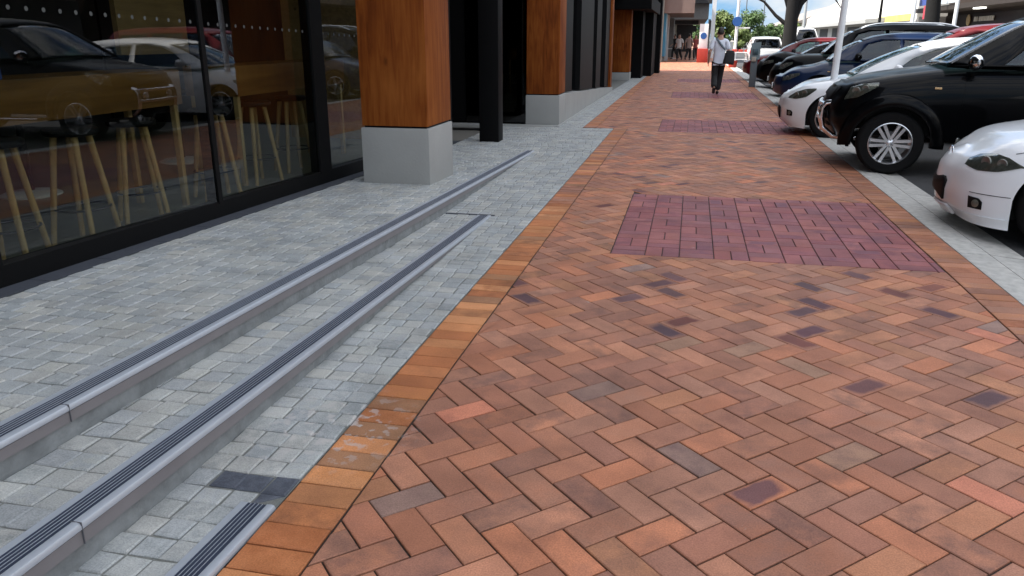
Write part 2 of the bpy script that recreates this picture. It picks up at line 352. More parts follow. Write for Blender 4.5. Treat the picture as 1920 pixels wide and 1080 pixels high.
def unit(mb, poly, zf, c1, c2, ch=.003, drop=.010, gap=.002, zj=.0012, fr=None, slip=0.):
    if slip:
        sx, sy = random.uniform(-slip, slip), random.uniform(-slip, slip); poly = [(p[0]+sx, p[1]+sy) for p in poly]
    if fr is None:
        xs = [p[0] for p in poly]; ys = [p[1] for p in poly]; fr = ((min(xs)+max(xs))/2, (min(ys)+max(ys))/2, 1., 0., (max(xs)-min(xs))/2, (max(ys)-min(ys))/2)
    def loc(p):
        dx, dy = p[0]-fr[0], p[1]-fr[1]; return ((dx*fr[2]+dy*fr[3])/fr[4], (-dx*fr[3]+dy*fr[2])/fr[5], 0.)
    q = inset(poly, gap)
    if q is None or area(q) < .0006: return
    t = inset(q, ch)
    dz = random.uniform(-zj, zj); tx = random.uniform(-.006, .006); ty = random.uniform(-.006, .006)
    cx = sum(p[0] for p in q)/len(q); cy = sum(p[1] for p in q)/len(q)
    Zf = lambda p: zf(p[0], p[1])+dz+(p[0]-cx)*tx+(p[1]-cy)*ty
    n = len(q); i = len(mb.v)
    if t is None or len(t) != n:
        mb.v += [(p[0], p[1], Zf(p)) for p in q]+[(p[0], p[1], Zf(p)-drop) for p in q]
        for k in range(2*n): mb.uv[i+k] = loc(q[k % n])
        mb.face([i+k for k in range(n)], c1, c2)
        for k in range(n): mb.face((i+n+k, i+n+(k+1) % n, i+(k+1) % n, i+k), c1, c2)
        return
    for k in range(3*n): mb.uv[i+k] = loc((t if k < n else q)[k % n])
    mb.v += [(p[0], p[1], Zf(p)) for p in t]+[(p[0], p[1], Zf(p)-ch*.8) for p in q]+[(p[0], p[1], Zf(p)-drop) for p in q]
    mb.face([i+k for k in range(n)], c1, c2)
    for k in range(n):
        k2 = (k+1) % n
        mb.face((i+n+k, i+n+k2, i+k2, i+k), c1, c2); mb.face((i+2*n+k, i+2*n+k2, i+n+k2, i+n+k), c1, c2)

def sheet(name, pts, z, m, nx=1, ny=1):
    b = MB(); (x0, y0), (x1, y1) = pts
    b.grid([[(x0+(x1-x0)*i/nx, y0+(y1-y0)*j/ny, z) for i in range(nx+1)] for j in range(ny+1)])
    o = b.obj(name, m, smooth=None); return tag(o, kind='structure')
sheet('ground', ((-600, -300), (600, 1200)), -.10, mat('ground_soil', (.16, .15, .13), .95, var=.3, scale=.3))
sheet('road', ((2.42, -40), (18.6, 500)), -.035, M_asph)
sheet('pavement', ((18.9, -40), (26, 500)), .03, mat('far_paving', (.26, .22, .19), .85, var=.2, scale=2))
k = MB(); k.box((18.6, -40, -.09), (18.9, 500, .04)); tag(k.obj('kerb', M_kerb, smooth=0), kind='structure')
# flush concrete kerb and channel with slab joints
k = MB(); y = -6.
while y < 140:
    Ls = 2.4 if y < 60 else 20
    k.box((1.972, y+.004, -.09), (2.17, y+Ls-.004, -.004+random.uniform(-.001, .001)), .006)
    k.grid([[(2.174+(2.42-2.174)*i/4, yy, (-.006, -.014, -.022, -.026, -.030)[i]) for i in range(5)] for yy in (y+.004, y+Ls-.004)])
    y += Ls
tag(k.obj('kerb_channel', M_kerb, smooth=30), kind='structure')
k = MB(); k.box((1.966, -6, -.09), (2.43, 140, -.045)); tag(k.obj('kerb_bed', M_mortar, smooth=0), kind='structure')
lm = MB()
for yy in (4.2, 15.6, 17.2, 20.6, 24.0, 28.9): lm.box((2.5, yy-.05, -.036), (7.3, yy+.05, -.031))
yy = 4
while yy < 200: lm.box((10.2, yy, -.036), (10.32, yy+3, -.031)); yy += 7
tag(lm.obj('road_markings', M_line, smooth=0), kind='structure')

# --- brick footpath
BM = .1165
PATCH = [(5.43, 7.74), (13.3, 15.4), (21.2, 23.6), (29.1, 31.4)]
XL, XR = -1.24, 1.966
def XLf(y): return XL if y < 13.6 else (-1.78 if y < 38.5 else -2.9)
S2L = lambda r, g, b, k=1.: tuple(c*k for c in lin(r, g, b)[:3])
PAL = [(164,110,83),(156,104,79),(168,115,89),(149,99,78),(145,98,77),(158,108,78),(166,112,82),(139,95,77),(156,110,88),(149,104,83),(143,99,80),(150,98,74),(170,109,79)]
ODD = [(146,110,88),(140,106,90),(136,108,96),(182,112,78),(128,100,88),(184,116,90)]
PURP = [(82,50,60),(76,48,58),(96,46,42),(88,60,68),(72,52,62)]
SOLD = [(180,120,78),(170,108,68),(186,128,86),(162,102,64),(174,117,77),(156,96,60),(142,102,74)]
REDP = [(140,82,82),(134,80,81),(143,86,84),(131,80,84),(141,79,78),(135,86,88),(148,90,86)]
KB = 1.13
def colr(pal, k=KB, j=.10):
    c = S2L(*random.choice(pal)); s = k*random.uniform(1-j, 1+j); return tuple(min(1, v*s) for v in c)+(random.random(),)
def brick_cols(y, pal, x=0):
    c1 = colr(pal); r = random.random()
    dark = .022+((.16 if abs(x-1.0) < .7 or abs(x) < .35 else .03) if 3.9 < y < 5.1 else (.07 if 3.0 < y < 3.9 and x > .2 else 0))+(.02 if y > 8 else 0)
    if r < dark: return c1, S2L(*random.choice(PURP), .95)+(random.uniform(.74, .92),)
    if r < dark+.05: return colr(ODD), S2L(*random.choice(PURP), 1.0)+(random.uniform(.1, .4),)
    if r < dark+.35: return c1, S2L(112, 84, 76, .9)+(random.uniform(.2, .65),)
    if r < dark+.5: return c1, S2L(180, 116, 86, .9)+(random.uniform(.2, .6),)
    return c1, S2L(140, 96, 82, .85)+(random.uniform(0, .5),)
bb = MB()
YA, YB = -1.6, 64.
ang = RD(43.5)
ca, sa = cos(ang), sin(ang)
flat = lambda x, y: 0.
def rot(a, b): return (a*ca-b*sa+.055, a*sa+b*ca+.02)
R_ = int(70/BM)
for i in range(-40, R_):
    for j in range(-40, R_):
        kk = (i+j) % 4
        if kk == 0: cells = ((i, j), (i+2, j+1))
        elif kk == 2: cells = ((i, j), (i+1, j+2))
        else: continue
        (a0, b0), (a1, b1) = cells
        P = [rot(a*BM, b*BM) for a, b in ((a0, b0), (a1, b0), (a1, b1), (a0, b1))]
        cx = sum(p[0] for p in P)/4; cy = sum(p[1] for p in P)/4
        if cy < YA or cy > YB or cx < -3.2 or cx > 2.2: continue
        if cy > 13 and cx < XLf(cy)-.2: continue
        xl = XLf(cy)+.236; xr = XR-.236
        P = clip(clip(P, -1, 0, -xl), 1, 0, xr)
        if len(P) < 3: continue
        for (p0, p1) in PATCH:
            if min(p[1] for p in P) < p1 and max(p[1] for p in P) > p0 and max(p[0] for p in P) > -.485:
                c = [clip(P, 0, 1, p0), clip(P, 0, -1, -p1), clip(P, 1, 0, -.485)]
                P = max(c, key=lambda q: abs(area(q)) if len(q) > 2 else 0)
                if len(P) < 3: break
        if len(P) < 3: continue
        c1, c2 = brick_cols(cy, PAL, cx)
        hx, hy = (BM, BM/2) if kk == 0 else (BM/2, BM)
        unit(bb, P, flat, c1, c2, gap=random.choice((.0016, .002, .0026)) + (.0008 if cy < 3.2 else 0), fr=(cx, cy, ca, sa, hx, hy), slip=.0016 if cy < 7 else .0006)
# soldier courses both sides
for side in (0, 1):
    y = YA
    while y < YB:
        x0 = XLf(y) if side == 0 else XR-.234; d = BM+.001
        c1 = colr(SOLD if y < 7 or side else PAL+SOLD) if side == 0 else colr(PAL, .98)
        c2 = S2L(*random.choice([(150,84,44),(128,84,58),(196,128,76),(120,80,60)]), .8)+(random.uniform(0, .7),)
        unit(bb, [(x0+.002, y), (x0+.232, y), (x0+.232, y+d), (x0+.002, y+d)], flat, c1, c2, gap=.0024, slip=.0012)
        y += d
# basket-weave panels
for (p0, p1) in PATCH:
    w = .2405; nx = 0; x = -.482
    while x < XR-.24:
        y = p0+.003; ny = 0
        while y < p1-.02:
            h = min(w, p1-y)
            xe = min(x+w, XR-.238)
            for q in (0, 1):
                if (nx+ny) % 2 == 0: P = [(x, y+q*h/2), (xe, y+q*h/2), (xe, y+(q+1)*h/2), (x, y+(q+1)*h/2)]
                else:
                    P = [(x+q*w/2, y), (min(x+(q+1)*w/2, xe), y), (min(x+(q+1)*w/2, xe), y+h), (x+q*w/2, y+h)]
                    if P[1][0]-P[0][0] < .02: continue
                c1 = colr(REDP, .98); c2 = S2L(*random.choice([(120,72,82),(112,74,88),(156,96,86)]), .9)+(random.uniform(.1, .8),)
                # wide joints along the street, tight ones across
                P = [(P[0][0]+.0016, P[0][1]), (P[1][0]-.0016, P[1][1]), (P[2][0]-.0016, P[2][1]), (P[3][0]+.0016, P[3][1])]
                unit(bb, P, flat, c1, c2, gap=.0014)
            y += w; ny += 1
        x += w; nx += 1
i = len(bb.v)
def bed(x0, x1, y0, y1):
    i = len(bb.v); bb.v += [(x0, y0, -.0075), (x1, y0, -.0075), (x1, y1, -.0075), (x0, y1, -.0075)]; bb.face((i, i+1, i+2, i+3), S2L(64, 50, 42, .8)+(0.,), (.03, .02, .02, 0.))
bed(XL, XR, YA, 13.6); bed(-1.78, XR, 13.6, 38.5); bed(-2.9, XR, 38.5, YB)
tag(bb.obj('footpath', M_brick, smooth=None), kind='structure')
sheet('far_footpath', ((-2.9, 64), (1.966, 300)), -.004, mat('far_bricks', (.33, .17, .11), .8, var=.3, scale=3))

# --- granite setts: lower strip, tread, upper landing
SH = 0.; SL = .030
Y1, Y2, Y3 = 6.44, 10.56, 2.0
z1 = lambda x, y: max(0., SL*(Y1-y))
zlow = lambda x, y: max(0., .030*(Y3-y))
h2 = SL*(Y2-Y1)
z2 = lambda x, y: max(0., SL*(Y2-y))
xu = lambda y: -2.028      # front of upper nosing
xl_ = lambda y: -1.617     # front of lower nosing
NW = .124
XF = lambda y: -3.458
SETT = [(157,158,155),(153,155,154),(161,161,157),(150,153,153),(163,162,157),(154,156,156)]
ss = MB()
def sett_field(xfa, xfb, ya, yb, zf, sz, lineup, keep=None, ysplit=None):
    y = ya; row = 0
    while y < yb:
        d = sz*random.uniform(.96, 1.04); x = xfa(y)-sz*2+random.uniform(-.012, .012)
        while x < xfb(y)+sz:
            w = sz*random.uniform(.93, 1.07)
            sk = SH*d if lineup else 0
            j = lambda: random.uniform(-.0045, .0045)
            P = [(x+j(), y+j()), (x+w+j(), y+j()), (x+w+sk+j(), y+d+j()), (x+sk+j(), y+d+j())]
            xa, xb = xfa(y+d/2), xfb(y+d/2); s_ = SH if lineup else 0
            # clip to the edges (treated as straight inside one sett)
            ga = (xfa(y+d)-xfa(y))/d; gb = (xfb(y+d)-xfb(y))/d
            P = clip(P, -1, ga, -(xfa(y)-ga*y)); P = clip(P, 1, -gb, xfb(y)-gb*y) if len(P) > 2 else P
            P = clip(P, 0, 1, yb) if len(P) > 2 else P
            if len(P) > 2 and (keep is None or keep(x+w/2, y+d/2)):
                c1 = colr(SETT, 1.05, .06); c2 = S2L(*random.choice([(134,140,138),(174,174,164),(128,134,135)]), .90)+(random.uniform(.15, .55),)
                if (2.05 < y+d/2 < 2.16 and x+w/2 > -1.53) or (2.0 < y+d/2 <= 2.05 and x+w/2 > -1.36): c1 = S2L(90, 94, 104, .85)+(random.random(),); c2 = S2L(60, 64, 74, .8)+(.5,)
                unit(ss, P, zf, c1, c2, ch=.006, gap=random.uniform(.0018, .0034), drop=.014, zj=.002)
            x += w+random.uniform(0, .002)
        y += d; row += 1
def gbed(xfa, xfb, ya, yb, zf, n=24):
    for q in range(n):
        a = ya+(yb-ya)*q/n; b = ya+(yb-ya)*(q+1)/n; i = len(ss.v)
        ss.v += [(xfa(a), a, zf(0, a)-.006), (xfb(a), a, zf(0, a)-.006), (xfb(b), b, zf(0, b)-.006), (xfa(b), b, zf(0, b)-.006)]
        ss.face((i, i+1, i+2, i+3), S2L(128, 130, 124, .85)+(0.3,), (.25, .25, .24, .6))
xborder = lambda y: XF(y)+.135
xfa_low = lambda y: xl_(y)-.004 if y < Y1 else (xu(y)-.004 if y < Y2 else xborder(y))
xfb_low = lambda y: XL-.004 if y > Y3 else XL-.128
# lower strip beside the bricks (y up to the end of the lower step), then wider beyond each step's end
sett_field(lambda y: xl_(y)-.03, xfb_low, -1.6, Y1+.05, zlow, .102, False); gbed(lambda y: xl_(y)-.03, lambda y: XL-.001, -1.6, Y3, zlow, 8); gbed(lambda y: xl_(y)-.03, lambda y: XL-.001, Y3, Y1+.05, zlow, 2)
sett_field(lambda y: xu(y)-.03, lambda y: XL-.004, Y1+.05, Y2+.05, zlow, .102, False); gbed(lambda y: xu(y)-.03, lambda y: XL-.001, Y1+.05, Y2+.05, zlow, 2)
sett_field(lambda y: xborder(y), lambda y: XL-.004, Y2+.05, 13.6, zlow, .102, False); gbed(lambda y: xborder(y), lambda y: XL-.001, Y2+.05, 13.6, zlow, 2)
sett_field(lambda y: xborder(y) if y < 13.6 else -2.26, lambda y: -1.784, 13.6, 38.4, zlow, .102, False); gbed(lambda y: -2.9, lambda y: -1.781, 13.6, 38.5, zlow, 2)
sett_field(lambda y: xu(y)-.02, lambda y: xl_(y)-NW-.004, -1.6, Y1+.02, z1, .108, True); gbed(lambda y: xu(y)-.02, lambda y: xl_(y)-NW-.002, -1.6, Y1+.05, z1, 10)
sett_field(xborder, lambda y: xu(y)-NW-.004, -1.6, Y2+.05, z2, .100, True); gbed(xborder, lambda y: xu(y)-NW-.002, -1.6, Y2+.05, z2, 14)
tag(ss.obj('plaza_paving', M_sett, smooth=None), kind='structure')
bd = MB()
for q in range(26):      # dark bluestone border against the shopfront
    a = -1.6+q*.5; b = a+.494
    bd.hexa([(xborder(a)-.137, a, z2(0, a)-.05), (xborder(a)-.003, a, z2(0, a)-.05), (xborder(b)-.003, b, z2(0, b)-.05), (xborder(b)-.137, b, z2(0, b)-.05)],
            [(xborder(a)-.137, a, z2(0, a)+.001), (xborder(a)-.003, a, z2(0, a)+.001), (xborder(b)-.003, b, z2(0, b)+.001), (xborder(b)-.137, b, z2(0, b)+.001)])
tag(bd.obj('paving_border', M_blue_stone, smooth=0), kind='structure')

# --- steps with ribbed metal nosings
def strip_along(mb, xf, ya, yb, prof, zf, n=12):
    """prof: closed (dx,dz) ring, extruded along the step line"""
    m = len(prof); base = len(mb.v)
    for q in range(n+1):
        y = ya+(yb-ya)*q/n
        for dx, dz in prof: mb.v.append((xf(y)+dx, y, zf(y)+dz))
    for q in range(n):
        for k in range(m):
            a = base+q*m+k; b = base+q*m+(k+1) % m; mb.face((a, b, b+m, a+m))
    mb.face([base+k for k in range(m)][::-1]); mb.face([base+n*m+k for k in range(m)])
def make_nosing(xf, ya, yb, zf, fas, parent):
    a = MB(); w = NW
    # metal profile: flat back, grooved bed, rounded front lip
    ring = [(-w, .0045), (-w+.026, .0045), (-w+.026, .001), (-.030, .001), (-.030, .006), (-.014, .008), (-.004, .005), (.001, -.004), (.001, -.014), (-.004, -.018), (-w, -.018)]
    strip_along(a, xf, ya, yb, ring, zf)
    for r in range(4):
        c = -w+.026+.0115+r*.0135
        strip_along(a, xf, ya, yb, [(c-.0009, .0005), (c-.0006, .0052), (c+.0006, .0052), (c+.0009, .0005)], zf)
    n = a.obj('nosing', M_alu, parent, smooth=40)
    g = MB()
    for r in range(5):
        c = -w+.0308+r*.0135
        strip_along(g, xf, ya, yb, [(c-.0056, .0005), (c-.0056, .0036), (c+.0056, .0036), (c+.0056, .0005)], zf)
    g.obj('grip_strip', M_insert, n, smooth=0)
    if fas:
        f = MB(); m = 12; base = len(f.v)
        for q in range(m+1):
            y = ya+(yb-ya)*q/m; d = fas(y)
            for dx, dz in ((-.03, -.0185), (-.003, -.0185), (-.003, -.02-d), (-.03, -.02-d)): f.v.append((xf(y)+dx, y, zf(y)+dz))
        for q in range(m):
            for k in range(4):
                aa = base+q*4+k; b2 = base+q*4+(k+1) % 4; f.face((aa, b2, b2+4, aa+4))
        f.obj('fascia', M_alu_d, n, smooth=0)
        j = MB()      # butt joint between two lengths of nosing
        yj = 2.05 if xf(0) < -2 else 1.60
        j.box((xf(yj)-.035, yj-.0011, zf(yj)-.02-fas(yj)), (xf(yj)+.0022, yj+.0011, zf(yj)+.0086)); j.obj('butt_joint', mat('worn_joint', (.09, .09, .10), .6), n, smooth=0)
    return n
st = thing('entry_steps', 'two long shallow steps with ribbed metal nosings tapering into grey sett paving', 'steps', (0, 0, 0))
def riser(xf, ya, yb, zt, zb):
    r = MB(); n = 40; base = 0
    for q in range(n+1):
        y = ya+(yb-ya)*q/n; x = xf(y)-.018+random.uniform(-.002, .002)
        for dx, z in ((0, zt(y)-.03), (0.004*random.random(), (zt(y)+zb(y))/2-.01), (0.002, zb(y)-.02), (-.10, zb(y)-.02), (-.10, zt(y)-.019)): r.v.append((x+dx, y, min(z, zt(y)-.019)))
    for q in range(n):
        for k in range(5):
            a = q*5+k; b = q*5+(k+1) % 5; r.face((a, b, b+5, a+5))
    return r
riser(xu, -1.6, Y2-.1, lambda y: z2(0, y), lambda y: z1(0, y)).obj('riser', M_conc_d, st, smooth=25)
riser(xl_, -1.6, Y1-.1, lambda y: z1(0, y), lambda y: zlow(0, y)).obj('riser', M_conc_d, st, smooth=25)
b = MB(); b.box((-2.03, Y1+.003, -.004), (-1.59, Y1+.030, .005)); b.obj('end_trim', M_blue_stone, st, smooth=0)
make_nosing(xu, -1.6, Y2, lambda y: z2(0, y), lambda y: max(.004, .30*min(h2, z2(0, y))), st)
make_nosing(xl_, -1.6, Y1, lambda y: z1(0, y), lambda y: max(.004, .34*min(h2, z1(0, y)-zlow(0, y))), st)
make_nosing(lambda y: XL-.003, -1.6, Y3, lambda y: zlow(0, y), None, st)

# ------------------------------------------------------------------ the left building
BD = thing('shop_building', 'dark shop building with glazed front, timber columns and concrete plinths along the footpath', 'building', (0, 0, 0))
def fbox(mb, ya, yb, x_in, x_out, za, zb, sl=True):
    """box along the shopfront line; za/zb measured above the landing"""
    lo = []; hi = []
    for y, xo in ((ya, x_in), (ya, x_out), (yb, x_out), (yb, x_in)):
        b = z2(0, y) if sl else 0
        lo.append((XF(y)+xo, y, b+za)); hi.append((XF(y)+xo, y, b+zb))
    mb.hexa(lo, hi)
FTOP = 3.25
M_glass2 = glass_mat('dark_shop_glass', (.04, .045, .05), 2.4)
M_dot = mat('frosted_vinyl', (.06, .063, .06), .7)
def fpane(mb, ya, yb, tw):
    # pane twisted inside its frame, shaped to shift the street's reflection sideways
    lo = []; hi = []; h = (yb-ya)/2
    for y, o in ((ya, -.004), (ya, .004), (yb, .004), (yb, -.004)):
        xo = -.052+o+tw*(y-ya-h); lo.append((XF(y)+xo, y, z2(0, y)+.105)); hi.append((XF(y)+xo, y, z2(0, y)+FTOP))
    mb.hexa(lo, hi)
fr = MB(); fbox(fr, -2.2, 11.4, -.10, -.002, -.05, .105)
fbox(fr, -2.2, 11.4, -.10, -.002, FTOP, FTOP+.2)
for ya, yb in ((-2.2, -2.1), (.55, .62), (3.20, 3.25), (5.24, 5.29), (6.98, 7.22), (9.4, 9.48), (11.30, 11.4)): fbox(fr, ya, yb, -.10, .004, .105, FTOP)
fr.obj('window_frame', M_black, BD, smooth=0)
for ya, yb in ((-2.1, .55), (.62, 3.20), (3.25, 5.24), (5.29, 6.98), (7.22, 9.4), (9.48, 11.30)):
    p = MB(); fpane(p, ya, yb, .040); pn = p.obj('window_pane', M_glass, BD, smooth=0)
    if ya > 3:      # row of round safety dots stuck on the pane
        yy = ya+.07
        while yy < yb-.05:
            xo = XF(yy)-.048+.040*(yy-(ya+yb)/2)+.001; dz = z2(0, yy)+1.42; d = MB(); d.lathe([(0, 0), (.013, 0), (.013, .0012), (0, .0012)], 'x', 10, loc=(xo, yy, dz)); d.obj('safety_dot', M_dot, pn, smooth=0); yy += .115
w = MB()
w.box((-9.5, -2.2, 3.48), (-3.44, 13.9, 12.5)); w.box((-9.5, 13.9, 2.9), (-2.45, 37.6, 12.5)); w.box((-9.5, 14.05, -.05), (-9.2, 37.6, 2.9))
w.box((-9.6, -2.4, -.05), (-9.4, 13.9, 3.45)); w.box((-9.4, -2.4, -.05), (-3.62, -2.2, 3.47)); w.box((-9.4, 11.41, -.05), (-3.85, 11.5, 3.45))
w.box((-9.5, 13.95, .02), (-3.95, 14.05, 3.45))
w.obj('wall', M_blackwall, BD, smooth=0)
# inside: floor, rear wall lining, ply wall panel
w = MB(); w.box((-9.4, -2.2, -.02), (-3.60, 11.4, .18)); w.obj('shop_floor', M_floor_in, BD, smooth=0)
w = MB(); w.box((-9.3, -2.1, .1), (-9.25, 11.3, 3.4)); w.box((-9.2, 11.30, .1), (-3.9, 11.36, 3.4)); w.box((-9.4, -2.2, 3.40), (-3.66, 11.4, 3.44)); w.obj('interior_wall', M_wall_in, BD, smooth=0)
w = MB(); w.box((-6.0, 7.55, 1.30), (-5.94, 8.9, 3.3)); w.box((-5.3, 9.9, .1), (-4.2, 9.96, 3.3)); w.obj('plywood_panel', M_ply, BD, smooth=0)
# recess: glazed dark doors facing the camera, black steel post
w = MB(); w.box((-3.95, 13.93, .03), (-2.84, 13.97, 3.4)); w.obj('door', M_darkglass, BD, smooth=0)
w = MB(); w.box((-3.95, 14.0, .0), (-2.84, 14.06, 3.45)); w.obj('door_backing', M_blackwall, BD, smooth=0)
w = MB(); w.box((-6, 13.62, -.05), (-2.26, 13.90, .006), .003); w.obj('threshold', M_conc, BD, smooth=30)
w = MB(); w.box((-3.03, 11.38, -.06), (-2.735, 11.66, 5.2), .004); w.obj('steel_post', M_black, BD, smooth=30)
def column(x0, x1, y0, y1, zb, zp, ztop, ov=.012):
    t = MB(); t.box((x0+ov, y0+ov, zp+.018), (x1-ov, y1-ov, ztop), .006); c = t.obj('column', M_timber, BD, smooth=30)
    p = MB(); p.box((x0, y0, zb-.05), (x1, y1, zp), .014); p.obj('plinth', M_conc, c, smooth=30)
    s = MB(); s.box((x0+.03, y0+.03, zp-.01), (x1-.03, y1-.03, zp+.02)); s.obj('shadow_gap', M_black, c, smooth=0)
column(-3.125, -2.428, 7.23, 8.02, .05, .640, 5.2)
column(-2.845, -2.238, 13.905, 14.62, 0, .515, 3.3)
column(-2.96, -2.235, 30.0, 30.7, 0, .27, 3.3)
# low concrete wall carrying the second shopfront
w = MB(); w.hexa([(-2.62, 14.63, -.05), (-2.24, 14.63, -.05), (-2.26, 23.9, -.05), (-2.62, 23.9, -.05)], [(-2.62, 14.63, .50), (-2.24, 14.63, .50), (-2.26, 23.9, .10), (-2.62, 23.9, .10)]); w.obj('low_wall', M_conc, BD, smooth=0)
w = MB(); w.box((-2.245, 13.62, -.02), (-2.19, 23.9, .012)); w.obj('wall_footing', M_conc, BD, smooth=0)
fr2 = MB()
for ya, yb in ((14.63, 16.0), (17.2, 19.4), (20.1, 21.1), (22.2, 23.2)): fr2.hexa([(-2.52, ya, .52-.043*(ya-14.6)), (-2.33, ya, .52-.043*(ya-14.6)), (-2.33, yb, .52-.043*(yb-14.6)), (-2.52, yb, .52-.043*(yb-14.6))], [(-2.52, ya, 3.3), (-2.33, ya, 3.3), (-2.33, yb, 3.3), (-2.52, yb, 3.3)])
fr2.obj('window_frame', M_black, BD, smooth=0)
for ya, yb in ((16.0, 17.2), (19.4, 20.1), (21.1, 22.2)):
    p = MB(); p.hexa([(-2.45, ya, .52-.043*(ya-14.6)), (-2.435, ya, .52-.043*(ya-14.6)), (-2.435, yb, .52-.043*(yb-14.6)), (-2.45, yb, .52-.043*(yb-14.6))], [(-2.45, ya, 3.3), (-2.435, ya, 3.3), (-2.435, yb, 3.3), (-2.45, yb, 3.3)])
    p.obj('window_pane', M_glass2, BD, smooth=0)
w = MB(); w.box((-2.9, 23.2, .05), (-2.27, 23.65, 3.3), .006); w.obj('timber_post', M_timber, BD, smooth=30)
w = MB(); w.box((-9, 24, .0), (-3.3, 37.5, 3.3)); w.box((-2.9, 31.6, -.02), (-1.92, 33.0, 3.4)); w.box((-2.9, 33.4, -.02), (-1.62, 36.4, 3.4)); w.box((-2.9, 36.41, -.02), (-1.42, 37.5, 3.4)); w.obj('dark_pier', M_blackwall, BD, smooth=0)
w = MB(); w.box((-3.3, 29.0, 2.45), (-1.50, 37.6, 2.9)); w.obj('canopy', M_blackwall, BD, smooth=0)

# things inside the shop
def leaner(y0, y1, lab):
    t = thing('bar_leaner', lab, 'table', (-4.14, (y0+y1)/2, .181)); L = (y1-y0)/2
    b = MB(); b.box((-.26, -L, .80), (.26, L, 1.06), .006); b.obj('table_top', M_bar, t, smooth=30)
    for s in (-1, 1):
        for q in (-1, 1):
            b = MB(); b.box((q*.21-.022, s*(L-.05)-.022, 0), (q*.21+.022, s*(L-.05)+.022, .798), .004); b.obj('leg', M_leg, t, smooth=30)
leaner(1.6, 5.55, 'long timber bar leaner with deep apron behind the nearest shop window')
leaner(6.35, 8.6, 'short timber bar leaner behind the window beside the timber column')
def stool():
    t = thing('bar_stool', '', 'stool', (0, 0, 0))
    b = MB(); b.lathe([(0, .70), (.15, .70), (.165, .715), (.165, .735), (.15, .745), (0, .745)], seg=20); b.obj('seat', M_dark_plastic, t, smooth=40)
    for a in (45, 135, 225, 315):
        b = MB(); c, s = cos(RD(a)), sin(RD(a)); b.tube([(.10*c, .10*s, .70), (.205*c, .205*s, 0)], [.021, .018], 10); b.obj('leg', M_leg, t, smooth=40)
    b = MB(); b.lathe([(.168, .225), (.176, .232), (.168, .239), (.160, .232)], seg=20, closed=True); b.obj('foot_ring', M_dark_plastic, t, smooth=40)
    return t
s0 = stool()
spots = [(-3.86, 2.9, 'bar stool at the far left edge of the nearest shop window'), (-3.86, 3.72, 'pale legged bar stool under the long leaner, left in the window'), (-3.86, 4.32, 'pale legged bar stool in the middle of the long leaner'), (-3.86, 4.9, 'pale legged bar stool at the right end of the long leaner'),
         (-3.86, 5.85, 'lone bar stool between the two leaners, right of the first black window mullion'), (-3.9, 6.6, 'bar stool at the left end of the short leaner'), (-3.9, 7.3, 'bar stool at the right end of the short leaner'),
         ]
for q, (x, y, lb) in enumerate(spots):
    o = s0 if q == 0 else copy_tree(s0)
    o.location = (x, y, .181); o.rotation_euler = (0, 0, random.uniform(0, 1.2)); tag(o, lb, 'stool', 'bar stools inside the shop window')
def pedestal(x, y, lb):
    t = thing('cafe_table', lb, 'table', (x, y, .181), 0, 'pedestal tables deeper in the shop')
    b = MB(); b.lathe([(0, 0), (.24, 0), (.24, .012), (.20, .03), (.04, .045), (0, .045)], seg=28); b.obj('base', mat('pale_metal', (.62, .62, .60), .4), t, smooth=35)
    b = MB(); b.tube([(0, 0, .04), (0, 0, .72)], .03, 12); b.obj('stem', M_dark_plastic, t, smooth=40)
    b = MB(); b.lathe([(0, .72), (.33, .72), (.34, .735), (.33, .75), (0, .75)], seg=28); b.obj('table_top', M_dark_plastic, t, smooth=35)
pedestal(-5.1, 4.25, 'pedestal table with pale round base, nearest behind the long leaner'); pedestal(-5.5, 5.6, 'pedestal table with pale round base behind the leaner end'); pedestal(-5.4, 7.6, 'pedestal table with pale round base behind the second window')
b = MB(); 
P = []
for q in range(9):
    f = q/8; r = .30*sqrt(max(0, 1-f**2.2)); P.append([(r*.62*cos(a*2*pi/16), r*sin(a*2*pi/16), .42*f) for a in range(17)])
b.grid(P); bag = b.obj('blue_bag', mat('blue_cloth', (.02, .075, .30), .7, bump=.3), None, smooth=60); bag.location = (-4.05, 3.72, 1.243)
tag(bag, 'domed blue cloth bag standing on the long leaner behind glass', 'bag')

# ------------------------------------------------------------------ vehicles
# local frame: x from the nose backwards, y across, z up; placed nose first along -X of its root
def paint(name, c, rough=.28, metal=0.): return mat('paint_'+name, c, rough, metal, var=.02, scale=3, coat=.7, spec=.3)
M_tail = mat('tail_lamp_red', (.45, .02, .015), .2, coat=1)
M_reflector = mat('lamp_reflector', (.17, .17, .14), .30, .6, var=.8, scale=30)
M_bulb = mat('lamp_bowl', (.20, .20, .18), .35, .6, var=.3)
M_fabric = mat('seat_fabric', (.03, .03, .032), .9)
M_plate = mat('number_plate', (.72, .73, .72), .5)
def slab(mb, P, d):
    """closed panel: the grid P and its copy moved by d, joined round the edge"""
    R_, C_ = len(P), len(P[0]); i = len(mb.v); n = R_*C_
    for r in P: mb.v += [tuple(p) for p in r]
    for r in P: mb.v += [(p[0]+d[0], p[1]+d[1], p[2]+d[2]) for p in r]
    for a in range(R_-1):
        for b in range(C_-1):
            q = (i+a*C_+b, i+a*C_+b+1, i+(a+1)*C_+b+1, i+(a+1)*C_+b); mb.face(q); mb.face([k+n for k in q[::-1]])
    loop = [b for b in range(C_)]+[a*C_+C_-1 for a in range(1, R_)]+[(R_-1)*C_+b for b in range(C_-2, -1, -1)]+[a*C_ for a in range(R_-2, 0, -1)]
    for k in range(len(loop)):
        a, b = loop[k], loop[(k+1) % len(loop)]; mb.face((i+a, i+b, i+b+n, i+a+n))
